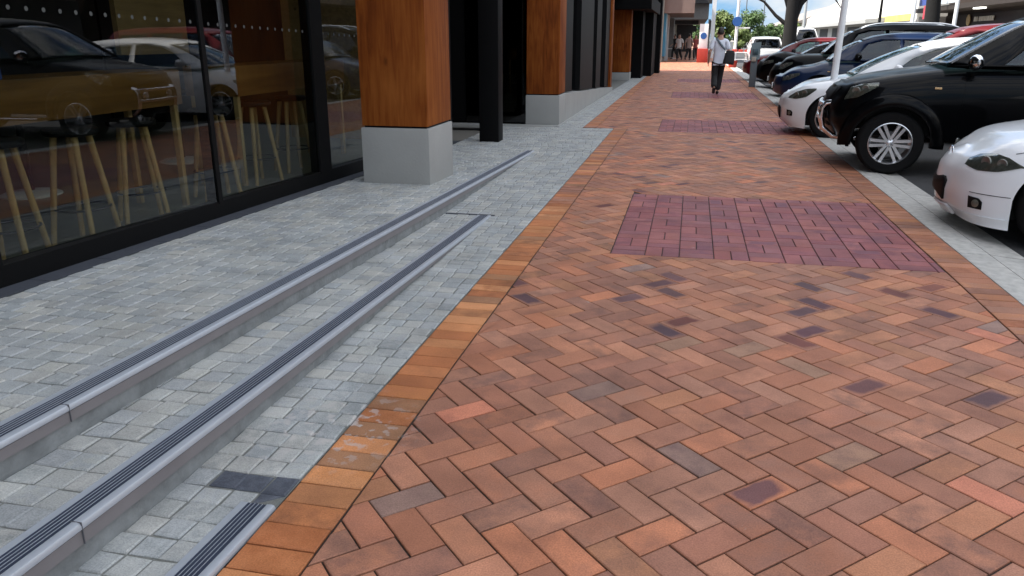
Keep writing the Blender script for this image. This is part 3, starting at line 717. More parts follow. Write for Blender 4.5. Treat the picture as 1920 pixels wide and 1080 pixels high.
class Car:
    def __init__(s, sp):
        s.sp = sp; s.L = sp['L']; s.W = sp['W']/2; s.zlow = sp['bottom']; s.r = sp['r']
        s.arch = [(sp['xf'], sp['ra']), (sp['xr'], sp['ra'])]
    def top(s, x): return sinterp(s.sp['top'], x)
    def hw(s, x): return sinterp(s.sp['plan'], x)
    def bot(s, x): return interp(s.zlow, x)
    def arch_z(s, x):
        z = -9
        for xa, ra in s.arch:
            if abs(x-xa) < ra: z = max(z, s.r+sqrt(ra*ra-(x-xa)**2))
        return z
    def yside(s, x, z):
        B, T, W = s.bot(x), s.top(x), s.hw(x); t = (z-B)/max(.05, T-B)
        return W*sinterp(s.sp.get('prof', [(0, .93), (.12, .965), (.35, .99), (.55, 1.), (.74, .985), (.86, .955), (.94, .90), (1, .80)]), t)
    def defo(s, x, y, z):
        # front and rear lean
        f = max(0, 1-x/.55); x += interp(s.sp.get('lean', [(.2, .06), (.4, 0), (.55, 0), (.9, .12)]), z)*f*f
        g = max(0, 1-(s.L-x)/.5); x -= interp(s.sp.get('rlean', [(.2, .08), (.45, 0), (.9, .08)]), z)*g*g
        return (x, y, z)
    def stations(s):
        xs = [0, .015, .04, .08, .13, .19, .26, .34, .42, .5]
        x = .56
        while x < s.L-.5: xs.append(x); x += .05
        xs += [s.L-v for v in (.5, .4, .3, .22, .15, .09, .05, .02, 0)]
        for xa, ra in s.arch:
            for k in range(-14, 15): xs.append(xa+ra*sin(pi/2*k/14)*.9999)
            xs += [xa-ra*1.0005, xa+ra*1.0005]
        return sorted(set(round(v, 4) for v in xs if 0 <= v <= s.L))
    def hull(s, parent, m):
        LV = [0, .06, .12, .2, .3, .42, .55, .66, .74, .81, .87, .92, .96, 1.0]
        mb = MB(); ringn = None; rows = []
        for x in s.stations():
            B, T = s.bot(x), s.top(x); az = s.arch_z(x); half = []
            half.append((0., max(B, az) if az > B else B)); half.append((.45*s.hw(x), max(B, az)))
            for t in LV:
                z = B+(T-B)*t; z = max(z, az) if az > B else z; z = min(z, T); half.append((s.yside(x, z), z))
            yt = s.yside(x, T); cr = s.sp.get('crown', .035)
            for f in (.93, .82, .62, .35): half.append((yt*f, T+cr*(1-f*f)))
            half.append((0, T+cr))
            # bonnet crease
            full = [s.defo(x, y, z) for y, z in half]+[s.defo(x, -y, z) for y, z in half[-2:0:-1]]
            rows.append(full)
        n = len(rows[0]); i0 = 0
        for r in rows: mb.v += r
        for a in range(len(rows)-1):
            for b in range(n): mb.face((a*n+b, a*n+(b+1) % n, (a+1)*n+(b+1) % n, (a+1)*n+b))
        # end caps as cross grids with a bow
        for e, sg in ((0, -1), (len(rows)-1, 1)):
            r = rows[e]; H = len(half); bow = s.sp.get('bow', .10) if e == 0 else .05
            side = list(range(0, H)); P = []
            xe = s.stations()[e]
            for k in range(H):
                y, z = abs(r[k][1]), r[k][2]; P.append([(r[k][0]+sg*bow*(1-f*f)*(1 if .02 < (z-s.bot(xe))/(s.top(xe)-s.bot(xe)) < .99 else .6), y*f, z) for f in [q/6-1 for q in range(13)]])
            mb.grid(P)
        o = mb.obj('body', m, parent, smooth=32); return o
    def xfront(s, y, z):
        W0 = s.yside(0, z); f = min(1, abs(y)/max(.01, W0)); return s.defo(0, y, z)[0]-s.sp.get('bow', .10)*(1-f*f)
    def side_patch(s, name, m, parent, x0, x1, lo, hi, off=.004, nx=14, nz=6, sides=(-1, 1), th=.012):
        """panel on the body side between heights lo(x) and hi(x)"""
        out = []
        for sg in sides:
            mb = MB(); P = []
            for a in range(nx+1):
                x = x0+(x1-x0)*a/nx; row = []
                for b in range(nz+1):
                    z = lo(x)+(hi(x)-lo(x))*b/nz; y = s.yside(x, z)+off; row.append(s.defo(x, sg*y, z))
                P.append(row)
            slab(mb, P, (0, -sg*th, 0)); out.append(mb.obj(name, m, parent, smooth=40))
        return out
    def front_patch(s, name, m, parent, poly, off=.006, th=.015):
        """poly in (y,z) on the nose"""
        mb = MB(); i = len(mb.v); c = (sum(p[0] for p in poly)/len(poly), sum(p[1] for p in poly)/len(poly)); K = 6
        for q in range(K+1):
            for p in poly:
                y = c[0]+(p[0]-c[0])*q/K; z = c[1]+(p[1]-c[1])*q/K; mb.v.append((s.xfront(y, z)-off, y, z))
        n = len(poly)
        for q in range(K):
            for k in range(n): mb.face((q*n+k, q*n+(k+1) % n, (q+1)*n+(k+1) % n, (q+1)*n+k))
        o = mb.obj(name, m, parent, smooth=40); solid(o, th, 0); return o
    # ---------------- cabin
    def yc(s, x, z):
        b = s.sp['belt']; yb = (s.hw(min(max(x, .9), s.L-.5))*s.sp.get('cabw', .925)); return yb-max(0, z-b)*s.sp.get('tumble', .30)
    def roofline(s):
        pts = s.sp['roof']; out = []
        for (x0, x1, n) in s.sp['roofseg']:
            out.append([(x0+(x1-x0)*k/n, sinterp(pts, x0+(x1-x0)*k/n)) for k in range(n+1)])
        return out
    def cabin(s, parent, m, glass):
        segs = s.roofline(); prof = segs[0]+segs[1][1:]+segs[2][1:]
        bl = s.sp['belt']; beltz = lambda x: s.sp['beltf'](x) if 'beltf' in s.sp else bl
        outer = prof+[(prof[-1][0], beltz(prof[-1][0]))]+[(x, beltz(x)) for x in [prof[-1][0]+(prof[0][0]-prof[-1][0])*k/8 for k in range(1, 8)]]
        for sg in (-1, 1):
            holes = [w for w in s.sp['windows']]
            loops = [[Vector((x, z, 0)) for x, z in outer]]+[[Vector((x, z, 0)) for x, z in w[::-1]] for w in holes]
            tris = tessellate_polygon(loops); flatp = [p for l in loops for p in l]
            mb = MB(); mb.v = [(p.x, sg*s.yc(p.x, p.y), p.y) for p in flatp]
            for t in tris: mb.face(t)
            o = mb.obj('window_frame', m, parent, smooth=20)
            solid(o, .045, -sg if False else 0)
            for w in holes:
                mb = MB(); 
                zs = [p[1] for p in w]; i = 0
                mb.v = [(x, sg*(s.yc(x, z)-.012), z) for x, z in w]; mb.face(range(len(w))); g = mb.obj('side_window', glass, parent, smooth=None); solid(g, .005, 0)
                if s.sp.get('trim'):
                    mb = MB(); q = [(x, sg*(s.yc(x, z)+.022), z) for x, z in w]; mb.tube([p for p in q if True]+[q[0]], .010, 6, cap=False); mb.obj('window_seal', M_dark_plastic, parent, smooth=50)
        def cross(seg, bowx, crown, inset_=0., drop=0.):
            P = []
            for x, z in seg:
                yy = s.yc(x, z)-inset_+.012; P.append([(x-bowx*(1-f*f), yy*f, z+crown*(1-f*f)-drop) for f in [q/6-1 for q in range(13)]])
            return P
        mb = MB(); mb.grid(cross(segs[1], 0, .03)); r = mb.obj('roof', m, parent, smooth=40); solid(r, .03, 0)
        mb = MB(); mb.grid(cross(segs[0], .06, .03, .05, .006)); g = mb.obj('windscreen', glass, parent, smooth=60); solid(g, .006, 0)
        mb = MB(); mb.grid(cross(segs[2], -.04, .03, .05, .006)); g = mb.obj('rear_window', glass, parent, smooth=60); solid(g, .006, 0)
        if s.sp.get('rails'):
            for sg in (-1, 1):
                x0, x1 = s.sp['rails']; mb = MB(); q = []
                for k in range(13):
                    x = x0+(x1-x0)*k/12; e = min(1, min(k, 12-k)/1.5); z = sinterp(s.sp['roof'], x); q.append((x, sg*(s.yc(x, z)-.06), z+.015+.055*e))
                mb.tube(q, .017, 8); mb.obj('roof_rail', M_alu, parent, smooth=50)
        if s.sp.get('seats', True):
            xa = s.sp['roofseg'][0][1]
            for q, (dx, n) in enumerate(((.55, 2), (1.45, 2))):
                for sg in (-1, 1):
                    x = xa+dx; y = sg*s.W*.42; t = MB(); zb = bl
                    t.box((x-.02, y-.24, zb-.5), (x+.14, y+.24, zb+.20), .05); t.box((x+.03, y-.13, zb+.22), (x+.13, y+.13, zb+.40), .04); t.tube([(x+.08, y, zb+.15), (x+.08, y, zb+.25)], .02, 6)
                    t.obj('seat', M_fabric, parent, smooth=40)
            d = MB(); d.box((s.sp['roof'][0][0]+.22, -s.W*.78, bl-.14), (xa+.05, s.W*.78, bl+.015), .04); d.obj('dashboard', M_dark_plastic, parent, smooth=40)
            d = MB(); xw = xa+.12; d.v = []; 
            q = [(xw+.06*sin(a*2*pi/20), s.W*.42+.18*cos(a*2*pi/20), bl+.06+.17*sin(a*2*pi/20)) for a in range(21)]; d.tube(q, .016, 8, cap=False); d.tube([(xw-.15, s.W*.42, bl-.02), (xw, s.W*.42, bl+.06)], .03, 8); d.obj('steering_wheel', M_dark_plastic, parent, smooth=50)
    def wheel(s, parent, x, sg, style):
        r = s.r; rr = r*s.sp.get('rim', .66); w = s.sp.get('tw', .105); yc = s.W-w-.025; y0 = sg*yc
        hub = MB(); hub.lathe([(0, -.02), (rr*.55, -.02), (rr*.55, .02), (0, .02)], 'y', 24); h = hub.obj('wheel', mat('brake_steel', (.10, .10, .10), .45, .7), parent, smooth=30); h.location = (x, y0, r)
        t = MB(); t.lathe([(rr-.01, -w*.86), (rr+.01, -w*.98), (r*.9, -w), (r*.965, -w*.86), (r-.003, -w*.66), (r, -w*.3), (r, w*.3), (r-.003, w*.66), (r*.965, w*.86), (r*.9, w), (rr+.01, w*.98), (rr-.01, w*.86)], 'y', 48, closed=True); t.obj('tyre', M_rubber, h, smooth=35)
        R = MB(); f = sg  # outward
        yo = f*w*.72
        R.lathe([(rr*1.0, f*w*.93), (rr*.965, f*w*.95), (rr*.92, f*w*.80), (rr*.90, -f*w*.8), (rr*1.0, -f*w*.93)], 'y', 48)
        n = style.get('n', 6); tw = style.get('twin', True)
        R.lathe([(0, yo+f*.012), (rr*.13, yo+f*.010), (rr*.21, yo-f*.004), (rr*.22, yo-f*.05), (0, yo-f*.05)], 'y', 24)
        for k in range(n):
            a = 2*pi*(k+style.get('ph', 0))/n
            offs = (-.5, .5) if tw else (0,)
            for o in offs:
                wd_ = style.get('w', .105)*rr; gap = style.get('gap', .13)*rr
                c, s_ = cos(a), sin(a); tv = (-s_, c)
                P0 = [(rr*.16, o*gap*1.0-wd_/2), (rr*.16, o*gap*1.0+wd_/2)]; P1 = [(rr*.94, o*gap*1.7+wd_*.55), (rr*.94, o*gap*1.7-wd_*.55)]
                ring = P0+P1
                up = lambda p, d: (c*p[0]+tv[0]*p[1], d, s_*p[0]+tv[1]*p[1])
                lo = [up(p, yo-f*(.05)) for p in ring]; hi = [up(p, yo+(f*.006 if q < 2 else f*w*.10)) for q, p in enumerate(ring)]
                R.hexa(lo, hi)
        o = R.obj('rim', M_alloy, h, smooth=35)
        if style.get('six'):
            nb = MB()
            for k in range(6):
                a = 2*pi*k/6+.5; nb.tube([(rr*.12*cos(a)*1.35, yo, rr*.12*sin(a)*1.35), (rr*.12*cos(a)*1.35, yo+f*.015, rr*.12*sin(a)*1.35)], .009, 6)
            nb.obj('wheel_nuts', M_chrome, h, smooth=40)
        return h
    def build(s, name, label, loc, rz, m, style, group=None, glass=None):
        glass = glass or M_carglass; sp = s.sp
        t = thing(name, label, sp.get('cat', 'car'), loc, rz, group); s.t = t
        s.hull(t, m); s.cabin(t, m, glass)
        u = MB(); u.box((.35, -s.W+.26, s.bot(1.5)+.02), (s.L-.4, s.W-.26, s.sp['belt']-.25)); u.obj('underbody', M_dark_plastic, t, smooth=0)
        for xa in (sp['xf'], sp['xr']):
            for sg in (-1, 1): s.wheel(t, xa, sg, style)
        for lamp in sp.get('headlights', ()):
            x0, x1, lo, hi = lamp
            for o in s.side_patch('headlight', M_reflector, t, x0, x1, lo, hi, off=.004, sides=(-1, 1)):
                pass
            for sg in (-1, 1):
                for fx in (.28, .58):
                    x = x0+(x1-x0)*fx; z = (lo(x)+hi(x))/2; p = Vector(s.defo(x, sg*(s.yside(x, z)+.004), z)); p2 = Vector(s.defo(x+.03, sg*(s.yside(x+.03, z)+.004), z)); tn = (p2-p).normalized(); nn = Vector((tn.y, -tn.x, 0))*(1 if Vector((tn.y, -tn.x, 0)).y*sg > 0 else -1)
                    b = MB(); r_ = (hi(x)-lo(x))*.36; b.lathe([(0, .002), (r_*.45, .001), (r_*.6, .006), (r_*.95, .0065), (r_, .003), (r_, -.004)], 'z', 16); bu = b.obj('lamp_bulb', M_bulb, t, smooth=40); bu.location = p; bu.rotation_euler = nn.to_track_quat('Z', 'Y').to_euler()
            for sg in (-1, 1):
                c = s.side_patch('headlight_lens', M_lens, t, x0, x1, lo, hi, off=.014, sides=(sg,), th=.004)[0]
        for gp in sp.get('front', ()): s.front_patch(gp[0], gp[1], t, gp[2], gp[3] if len(gp) > 3 else .006)
        # doors as proud panels with handles
        for (x0, x1) in sp.get('doors', ()):
            zb = sp['belt']
            lo = lambda x: max(s.bot(x)+.09, s.arch_z(x)+.05 if s.arch_z(x) > 0 else 0)
            for sg in (-1, 1):
                d = s.side_patch('door', m, t, x0, x1, lo, lambda x: s.top(x)-.035, off=.004, nx=16, nz=10, sides=(sg,), th=.006)[0]
                hx = x1-.22; hz = sp['belt']-.11; y = s.yside(hx, hz)+.035; b = MB(); b.tube([(hx-.09, sg*(y-.03), hz), (hx-.075, sg*y, hz), (hx+.075, sg*y, hz), (hx+.09, sg*(y-.03), hz)], .013, 8); b.obj('door_handle', sp.get('handle', m), d, smooth=50)
        if 'mirror' in sp:
            x, z, mm = sp['mirror']
            for sg in (-1, 1):
                y = s.yc(x, z); b = MB(); P = []
                for q in range(7):
                    f = q/6; rr_ = sin(pi*(.12+.8*f))**.6; P.append([(x+.02+(-.07+.04*f)*1+.085*rr_*cos(a*2*pi/14)*.8, sg*(y+.05+.19*f), z+.03+.085*rr_*sin(a*2*pi/14)) for a in range(15)])
                b.grid(P); b.tube([(x, sg*(y-.02), z-.03), (x, sg*(y+.08), z-.01)], .025, 8); o = b.obj('mirror', mm, t, smooth=60)
        if sp.get('tail'):
            x0, x1, lo, hi = sp['tail']; s.side_patch('tail_lamp', M_tail, t, x0, x1, lo, hi, off=.005)
        if sp.get('plate') and s.L > 4.55:
            zc = sp['plate']; b = MB(); x = s.xfront(0, zc)-.02; b.box((x-.006, -.18, zc-.055), (x+.02, .18, zc+.055), .004); b.obj('number_plate', M_plate, t, smooth=30)
        return t

def wpoly(pts): return pts
# ---- near white hatch, cropped by the right edge
HPLAN = [(0, .24), (.02, .36), (.055, .49), (.11, .60), (.19, .69), (.30, .765), (.48, .832), (.72, .868), (2.3, .88), (3.4, .875), (3.95, .83), (4.2, .74), (4.32, .64)]
def hatch_spec(belt=.93, roof=1.46, L=4.30, W=1.76, r=.315, nose=0., seats=True):
    sp = dict(L=L, W=W, r=r, ra=r+.045, prof=[(0, .965), (.15, .985), (.40, 1.), (.60, .996), (.74, .978), (.85, .945), (.93, .89), (1, .77)], xf=.86, xr=.86+2.62, rim=.70, bow=.05, crown=.035,
        top=[(0, .64), (.10, .70), (.30, .755), (.7, .83), (1.15, .905), (1.5, belt+.01), (3.2, belt+.04), (L-.25, belt+.04), (L, .86)],
        plan=[(0, .52), (.05, .62), (.14, .71), (.28, .79), (.5, .845), (.9, .875), (2.2, W/2), (3.3, .875), (L-.35, .83), (L-.1, .74), (L, .64)],
        bottom=[(0, .20), (.12, .165), (.5, .14), (.9, .16), (3.4, .17), (L-.4, .22), (L, .32)],
        lean=[(.14, .10), (.22, .02), (.34, 0), (.52, .02), (.60, .07), (.70, .20), (.8, .26)],
        belt=belt, tumble=.36, roof=[(1.02, .905), (1.5, 1.14), (1.95, 1.335), (2.3, roof-.03), (2.75, roof), (3.4, roof-.035), (3.85, roof-.12), (L-.12, 1.03)],
        roofseg=[(1.05, 1.97, 10), (1.97, 3.86, 12), (3.86, L-.14, 6)],
        windows=[[(1.62, .955), (2.55, .965), (2.55, 1.33), (2.44, 1.355), (2.12, 1.31), (1.92, 1.215)], [(2.63, .965), (3.35, .98), (3.47, 1.28), (3.2, 1.335), (2.63, 1.345)], [(3.44, .99), (3.78, 1.08), (3.60, 1.25), (3.53, 1.26)]],
        doors=[(1.28, 2.56), (2.58, 3.42)], mirror=(1.80, .985, None), plate=.40)
    return sp
M_wpaint = paint('white', (.76, .77, .78), .3)
M_bpaint = mat('paint_black', (.0012, .0013, .0018), .32, var=.02, coat=.14, spec=.05)
M_blue = mat('paint_blue', (.003, .012, .042), .3, var=.02, coat=.4, spec=.15)
M_red = mat('paint_red', (.11, .007, .010), .3, var=.02, coat=.4, spec=.2)
M_silver = paint('silver_white', (.70, .71, .72), .3)

RZ = RD(-7); sp = hatch_spec(); sp['mirror'] = (1.80, .985, M_wpaint); sp['xf'] = .71; sp['plan'] = HPLAN
sp['headlights'] = [(.032, .38, lambda x: interp([(.03, .562), (.10, .543), (.22, .552), (.38, .605)], x), lambda x: interp([(.03, .61), (.06, .655), (.15, .676), (.26, .660), (.38, .608)], x))]
sp['front'] = [('grille', M_dark_plastic, [(-.20, .24), (.20, .24), (.23, .40), (.20, .43), (-.20, .43), (-.23, .40)], .008)]
c = Car(sp); ct = c.build('parked_car', 'white hatchback with low body kit nosing over the kerb, nearest at the right edge', (2.12, 7.16, -.03), RZ, M_wpaint, dict(n=7, twin=False, w=.2), 'cars parked nose-in along the kerb')
def fog(c, ct, x0, x1, z0, z1):
    for sg in (-1, 1):
        o = c.side_patch('fog_lamp', M_dark_plastic, ct, x0, x1, lambda x: z0, lambda x: interp([(x0, z1), (x0+(x1-x0)*.75, z1-.005), (x1, z1-.03)], x), off=.004, sides=(sg,), th=.02)[0]
        xm = (x0+x1)/2; zm = (z0+z1)/2; p = Vector(c.defo(xm, sg*(c.yside(xm, zm)+.018), zm)); q = Vector(c.defo(xm+.03, sg*(c.yside(xm+.03, zm)), zm)); 
        b = MB(); b.lathe([(0, 0), (.026, 0), (.030, .006), (.020, .010), (0, .012)], 'z', 16); l = b.obj('fog_lens', M_reflector, o, smooth=40); l.location = p; l.rotation_euler = Vector((-.7, sg*.7, 0)).to_track_quat('Z', 'Y').to_euler()
fog(c, ct, .10, .18, .255, .345)
# lip spoiler
for o in c.side_patch('lip_spoiler', M_wpaint, ct, .0, .35, lambda x: .128+.0*x, lambda x: .205, off=.012, nx=18, nz=4, th=.02): pass
b = MB(); P = []
for q in range(13):
    y = -.24+.48*q/12; P.append([(c.xfront(y, z)-.012, y, z) for z in (.130, .15, .18, .205)])
b.grid(P); solid(b.obj('lip_spoiler', M_wpaint, ct, smooth=40), .02, 0)
b = MB(); P = [(c.xfront(0, .62)-.012, .06*cos(a*2*pi/20), .615+.038*sin(a*2*pi/20)) for a in range(21)]; b.tube(P, .006, 6, cap=False); b.obj('badge', M_chrome, ct, smooth=40)
def seam(c, ct, x0, x1, f, w=.0045):
    c.side_patch('panel_gap', M_dark_plastic, ct, x0, x1, lambda x: f(x)-w/2, lambda x: f(x)+w/2, off=.0008, nx=20, nz=1, th=.004)
seam(c, ct, .36, .52, lambda x: .60-.03*(x-.36)); seam(c, ct, .30, .62, lambda x: interp([(.30, .69), (.62, .765)], x)); seam(c, ct, .10, .34, lambda x: .375)

# ---- black pickup with nudge bar
L = 5.15; RZ = RD(-7)
sp = dict(L=L, W=1.86, r=.355, ra=.42, xf=.62, xr=.62+3.05, rim=.655, tw=.13, bow=.13, crown=.03, cat='pickup truck',
    top=[(0, .985), (.12, 1.015), (.35, 1.055), (.75, 1.12), (1.15, 1.17), (1.5, 1.185), (3.6, 1.20), (3.75, 1.15), (L, 1.16)],
    plan=[(0, .66), (.05, .74), (.14, .80), (.30, .86), (.55, .905), (.9, .92), (1.3, .90), (3.2, .905), (3.7, .92), (4.6, .90), (L, .86)],
    bottom=[(0, .38), (.08, .345), (.22, .345), (.3, .40), (1.2, .40), (3.2, .42), (L, .55)],
    lean=[(.4, .10), (.55, 0), (.72, 0), (.85, .05), (.95, .11), (1.1, .18)], rlean=[(.4, 0), (1, 0)],
    belt=1.19, tumble=.40, cabw=.93, roof=[(1.05, 1.18), (1.45, 1.43), (1.85, 1.645), (2.2, 1.735), (2.6, 1.755), (3.2, 1.74), (3.5, 1.68), (3.66, 1.22)],
    roofseg=[(1.08, 1.88, 10), (1.88, 3.50, 12), (3.50, 3.66, 5)],
    windows=[[(1.60, 1.20), (2.58, 1.205), (2.58, 1.66), (2.25, 1.655), (2.06, 1.61)], [(2.67, 1.205), (3.32, 1.21), (3.30, 1.62), (2.67, 1.66)]],
    doors=[(1.28, 2.6), (2.63, 3.34)], mirror=(1.36, 1.215, M_chrome), handle=M_chrome,
    headlights=[(.06, .42, lambda x: interp([(.05, .82), (.2, .85), (.43, .985)], x), lambda x: interp([(.05, .955), (.2, .995), (.43, 1.02)], x))],
    front=[('grille', M_dark_plastic, [(-.42, .80), (.42, .80), (.48, .95), (-.48, .95)], .008), ('bumper_intake', M_dark_plastic, [(-.5, .50), (.5, .50), (.5, .66), (-.5, .66)], .008)])
c = Car(sp); UT = c.build('pickup_truck', 'black pickup truck with silver six-spoke wheels and polished nudge bar, front overhanging the bricks', (1.74, 10.58, -.02), RZ, M_bpaint, dict(n=6, twin=True, six=True, w=.13, gap=.17), 'cars parked nose-in along the kerb')
b = MB()
for y in (-.46, .46):
    b.tube([(.30, y, .80), (.10, y, .785), (-.085, y, .755), (-.12, y, .70), (-.125, y, .58), (-.10, y, .47), (.02, y, .375), (.22, y, .35), (.40, y, .38)], .034, 12)
b.tube([(-.10, -.46, .74), (-.13, -.2, .74), (-.13, .2, .74), (-.10, .46, .74)], .028, 10); b.tube([(-.125, -.46, .585), (-.15, 0, .585), (-.125, .46, .585)], .028, 10)
b.obj('nudge_bar', M_chrome, UT, smooth=50)
b = MB()
for y in (-.30, .30): b.lathe([(0, -.02), (.05, -.02), (.066, .0), (.066, .02), (.03, .05), (0, .055)], 'x', 18, loc=(-.13, y, .665))
b.obj('driving_lamp', M_chrome, UT, smooth=40)
for sg in (-1, 1):      # swollen arch lip + running board with silver rail
    for xa in (sp['xf'], sp['xr']):
        b = MB(); P = []
        for k in range(33):
            a = pi*(k/32)*1.06-.03*pi; x = xa-cos(a)*(sp['ra']); z = sp['r']+sin(a)*sp['ra']
            y = c.yside(x, max(z, c.bot(x)+.02)); P.append([(xa-cos(a)*(sp['ra']+d), sg*(y+o), sp['r']+sin(a)*(sp['ra']+d)) for d, o in ((-.012, -.03), (-.008, .030), (.02, .042), (.06, .034), (.10, .012), (.13, -.006))])
        b.grid(P); solid(b.obj('wheel_arch_flare', M_bpaint, UT, smooth=50), .008, 0)
    b = MB(); b.box((1.28, sg*.80-.09, .315), (3.30, sg*.80+.09, .345), .008); s_ = b.obj('running_board', M_dark_plastic, UT, smooth=30)
    b = MB(); b.tube([(1.30, sg*.90, .335), (3.28, sg*.90, .335)], .022, 10); b.obj('step_rail', M_chrome, s_, smooth=50)
    b = MB(); b.box((.17, sg*.60-.02, .27), (.21, sg*.60+.02, .42), .006); b.obj('mud_flap', M_rubber, UT, smooth=30)
    b = MB(); x, z = 1.02, .97; y = c.yside(x, z); b.box((x-.035, sg*y-.012, z-.012), (x+.035, sg*y+.012, z+.012), .006); b.obj('side_repeater', mat('amber_lens', (.5, .3, .12), .2, coat=1), UT, smooth=30)
b = MB(); b.box((3.72, -.78, 1.185), (5.08, .78, 1.215), .01); b.obj('tonneau_cover', mat('vinyl_cover', (.02, .02, .021), .7), UT, smooth=30)

# ---- second white hatch, coupe-like roof
sp = hatch_spec(belt=.95, roof=1.475, L=4.45, W=1.78, r=.325); sp['xf'] = .75; sp['xr'] = 3.36; sp['plan'] = HPLAN[:-1]+[(4.45, .64)]
sp['top'] = [(0, .66), (.10, .735), (.30, .80), (.7, .875), (1.0, .93), (1.4, .965), (3.3, 1.0), (4.2, 1.0), (4.45, .9)]
sp['roof'] = [(.98, .945), (1.45, 1.20), (1.90, 1.375), (2.3, 1.455), (2.75, 1.475), (3.3, 1.45), (3.95, 1.34), (4.33, 1.06)]
sp['roofseg'] = [(1.0, 1.90, 10), (1.90, 3.96, 12), (3.96, 4.31, 6)]
sp['windows'] = [[(1.50, .985), (2.66, 1.00), (2.62, 1.375), (2.42, 1.395), (2.08, 1.34), (1.80, 1.225)], [(2.75, 1.00), (3.4, 1.02), (3.52, 1.28), (3.2, 1.345), (2.72, 1.375)], [(3.50, 1.04), (3.88, 1.12), (3.68, 1.255), (3.60, 1.265)]]
sp['mirror'] = (1.62, 1.02, M_wpaint); sp['lean'] = [(.14, .10), (.25, .02), (.45, 0), (.58, .02), (.68, .10), (.8, .20)]
sp['headlights'] = [(.07, .50, lambda x: interp([(.07, .60), (.2, .595), (.35, .63), (.50, .742)], x), lambda x: interp([(.07, .63), (.15, .70), (.33, .752), (.50, .765)], x))]
sp['front'] = [('grille', M_dark_plastic, [(-.20, .26), (.20, .26), (.23, .42), (.18, .46), (-.18, .46), (-.23, .42)], .008)]
c = Car(sp); ct = c.build('parked_car', 'white hatchback with sweeping roofline parked behind the leaning white pole', (1.50, 13.95, -.03), RZ, M_wpaint, dict(n=5, twin=True, w=.13, gap=.2, ph=.25), 'cars parked nose-in along the kerb')
fog(c, ct, .09, .18, .33, .42)

# ---- blue wagon
def suv_spec(L=4.6, W=1.80, belt=1.02, roof=1.60, hood=.80, r=.345, xf=.86, xA=1.02, xA1=1.72):
    return dict(L=L, W=W, r=r, ra=r+.055, xf=xf, xr=xf+2.62, rim=.66, bow=.14, crown=.03, trim=False,
        top=[(0, hood-.12), (.10, hood-.04), (.30, hood+.03), (.7, hood+.10), (xA, belt-.03), (xA+.4, belt+.0), (L-.25, belt+.04), (L, belt-.06)],
        plan=[(0, .56), (.05, .66), (.14, .745), (.28, .815), (.5, .86), (.9, .885), (2.2, W/2), (3.4, .89), (L-.35, .85), (L-.1, .78), (L, .70)],
        bottom=[(0, .30), (.12, .26), (.5, .24), (3.6, .25), (L-.4, .30), (L, .40)],
        lean=[(.2, .08), (.3, .02), (.5, 0), (.66, .03), (.78, .10), (.95, .2)], rlean=[(.3, .08), (.5, 0), (1, .05)],
        belt=belt, tumble=.32, roof=[(xA, belt-.03), ((xA+xA1)/2, (belt+roof)/2-.03), (xA1, roof-.14), (xA1+.35, roof-.035), (xA1+.9, roof), (L-1.0, roof-.02), (L-.45, roof-.08), (L-.12, belt+.06)],
        roofseg=[(xA+.02, xA1, 10), (xA1, L-.45, 12), (L-.45, L-.13, 6)],
        windows=[[(xA+.50, belt+.03), (xA1+.72, belt+.035), (xA1+.72, roof-.11), (xA1+.40, roof-.12), (xA1+.10, roof-.20)], [(xA1+.80, belt+.035), (xA1+1.55, belt+.04), (xA1+1.60, roof-.13), (xA1+.80, roof-.11)], [(xA1+1.68, belt+.05), (L-.45, belt+.12), (L-.62, roof-.16), (xA1+1.68, roof-.13)]],
        doors=[(xA+.25, xA1+.75), (xA1+.77, xA1+1.6)], mirror=(xA+.62, belt+.06, M_dark_plastic), tail=(L-.30, L-.06, lambda x: belt-.28, lambda x: belt-.02), plate=.46)
sp = suv_spec(belt=1.03, roof=1.58, hood=.82, xA=.98, xA1=1.65); sp['rails'] = None
sp['headlights'] = [(.05, .42, lambda x: interp([(.05, .60), (.2, .62), (.43, .73)], x), lambda x: interp([(.05, .68), (.2, .745), (.43, .775)], x))]
c = Car(sp); ct = c.build('parked_car', 'dark blue wagon parked behind the second white hatchback', (2.02, 19.7, -.03), RZ, M_blue, dict(n=5, twin=False, w=.2), 'cars parked nose-in along the kerb')
b = MB(); b.box((1.02-.03, -.905, .80), (1.02+.03, -.885, .82), .004); b.obj('side_repeater', mat('amber_lens'), ct, smooth=30)

# ---- tall black SUV with silver roof rails
sp = suv_spec(L=4.75, W=1.84, belt=1.12, roof=1.80, hood=.98, r=.365, xA=1.15, xA1=1.85); sp['rails'] = (2.0, 4.2)
sp['headlights'] = [(.05, .45, lambda x: interp([(.05, .72), (.2, .74), (.45, .87)], x), lambda x: interp([(.05, .82), (.2, .895), (.45, .92)], x))]
c = Car(sp); c.build('parked_car', 'tall black SUV with bright silver roof rails, beyond the dark blue wagon', (2.2, 23.0, -.03), RZ, M_bpaint, dict(n=5, twin=True, w=.13, gap=.18), 'cars parked nose-in along the kerb')
sp = suv_spec(L=4.5, W=1.80, belt=1.04, roof=1.50, hood=.98, r=.34, xA=1.2, xA1=2.0)
sp['headlights'] = [(.05, .42, lambda x: interp([(.05, .70), (.43, .80)], x), lambda x: interp([(.05, .80), (.2, .86), (.43, .87)], x))]
c = Car(sp); c.build('parked_car', 'black car with silver wheel just right of the parking meter', (2.12, 27.0, -.03), RZ, M_bpaint, dict(n=9, twin=False, w=.12), 'cars parked nose-in along the kerb')
sp = suv_spec(L=4.3, W=1.74, belt=.98, roof=1.50, hood=.82)
c = Car(sp); c.build('parked_car', 'dark red car parked farthest along the kerb, nose beside the parking meter', (1.98, 31.3, -.03), RZ, M_red, dict(n=5, twin=False, w=.2), 'cars parked nose-in along the kerb')
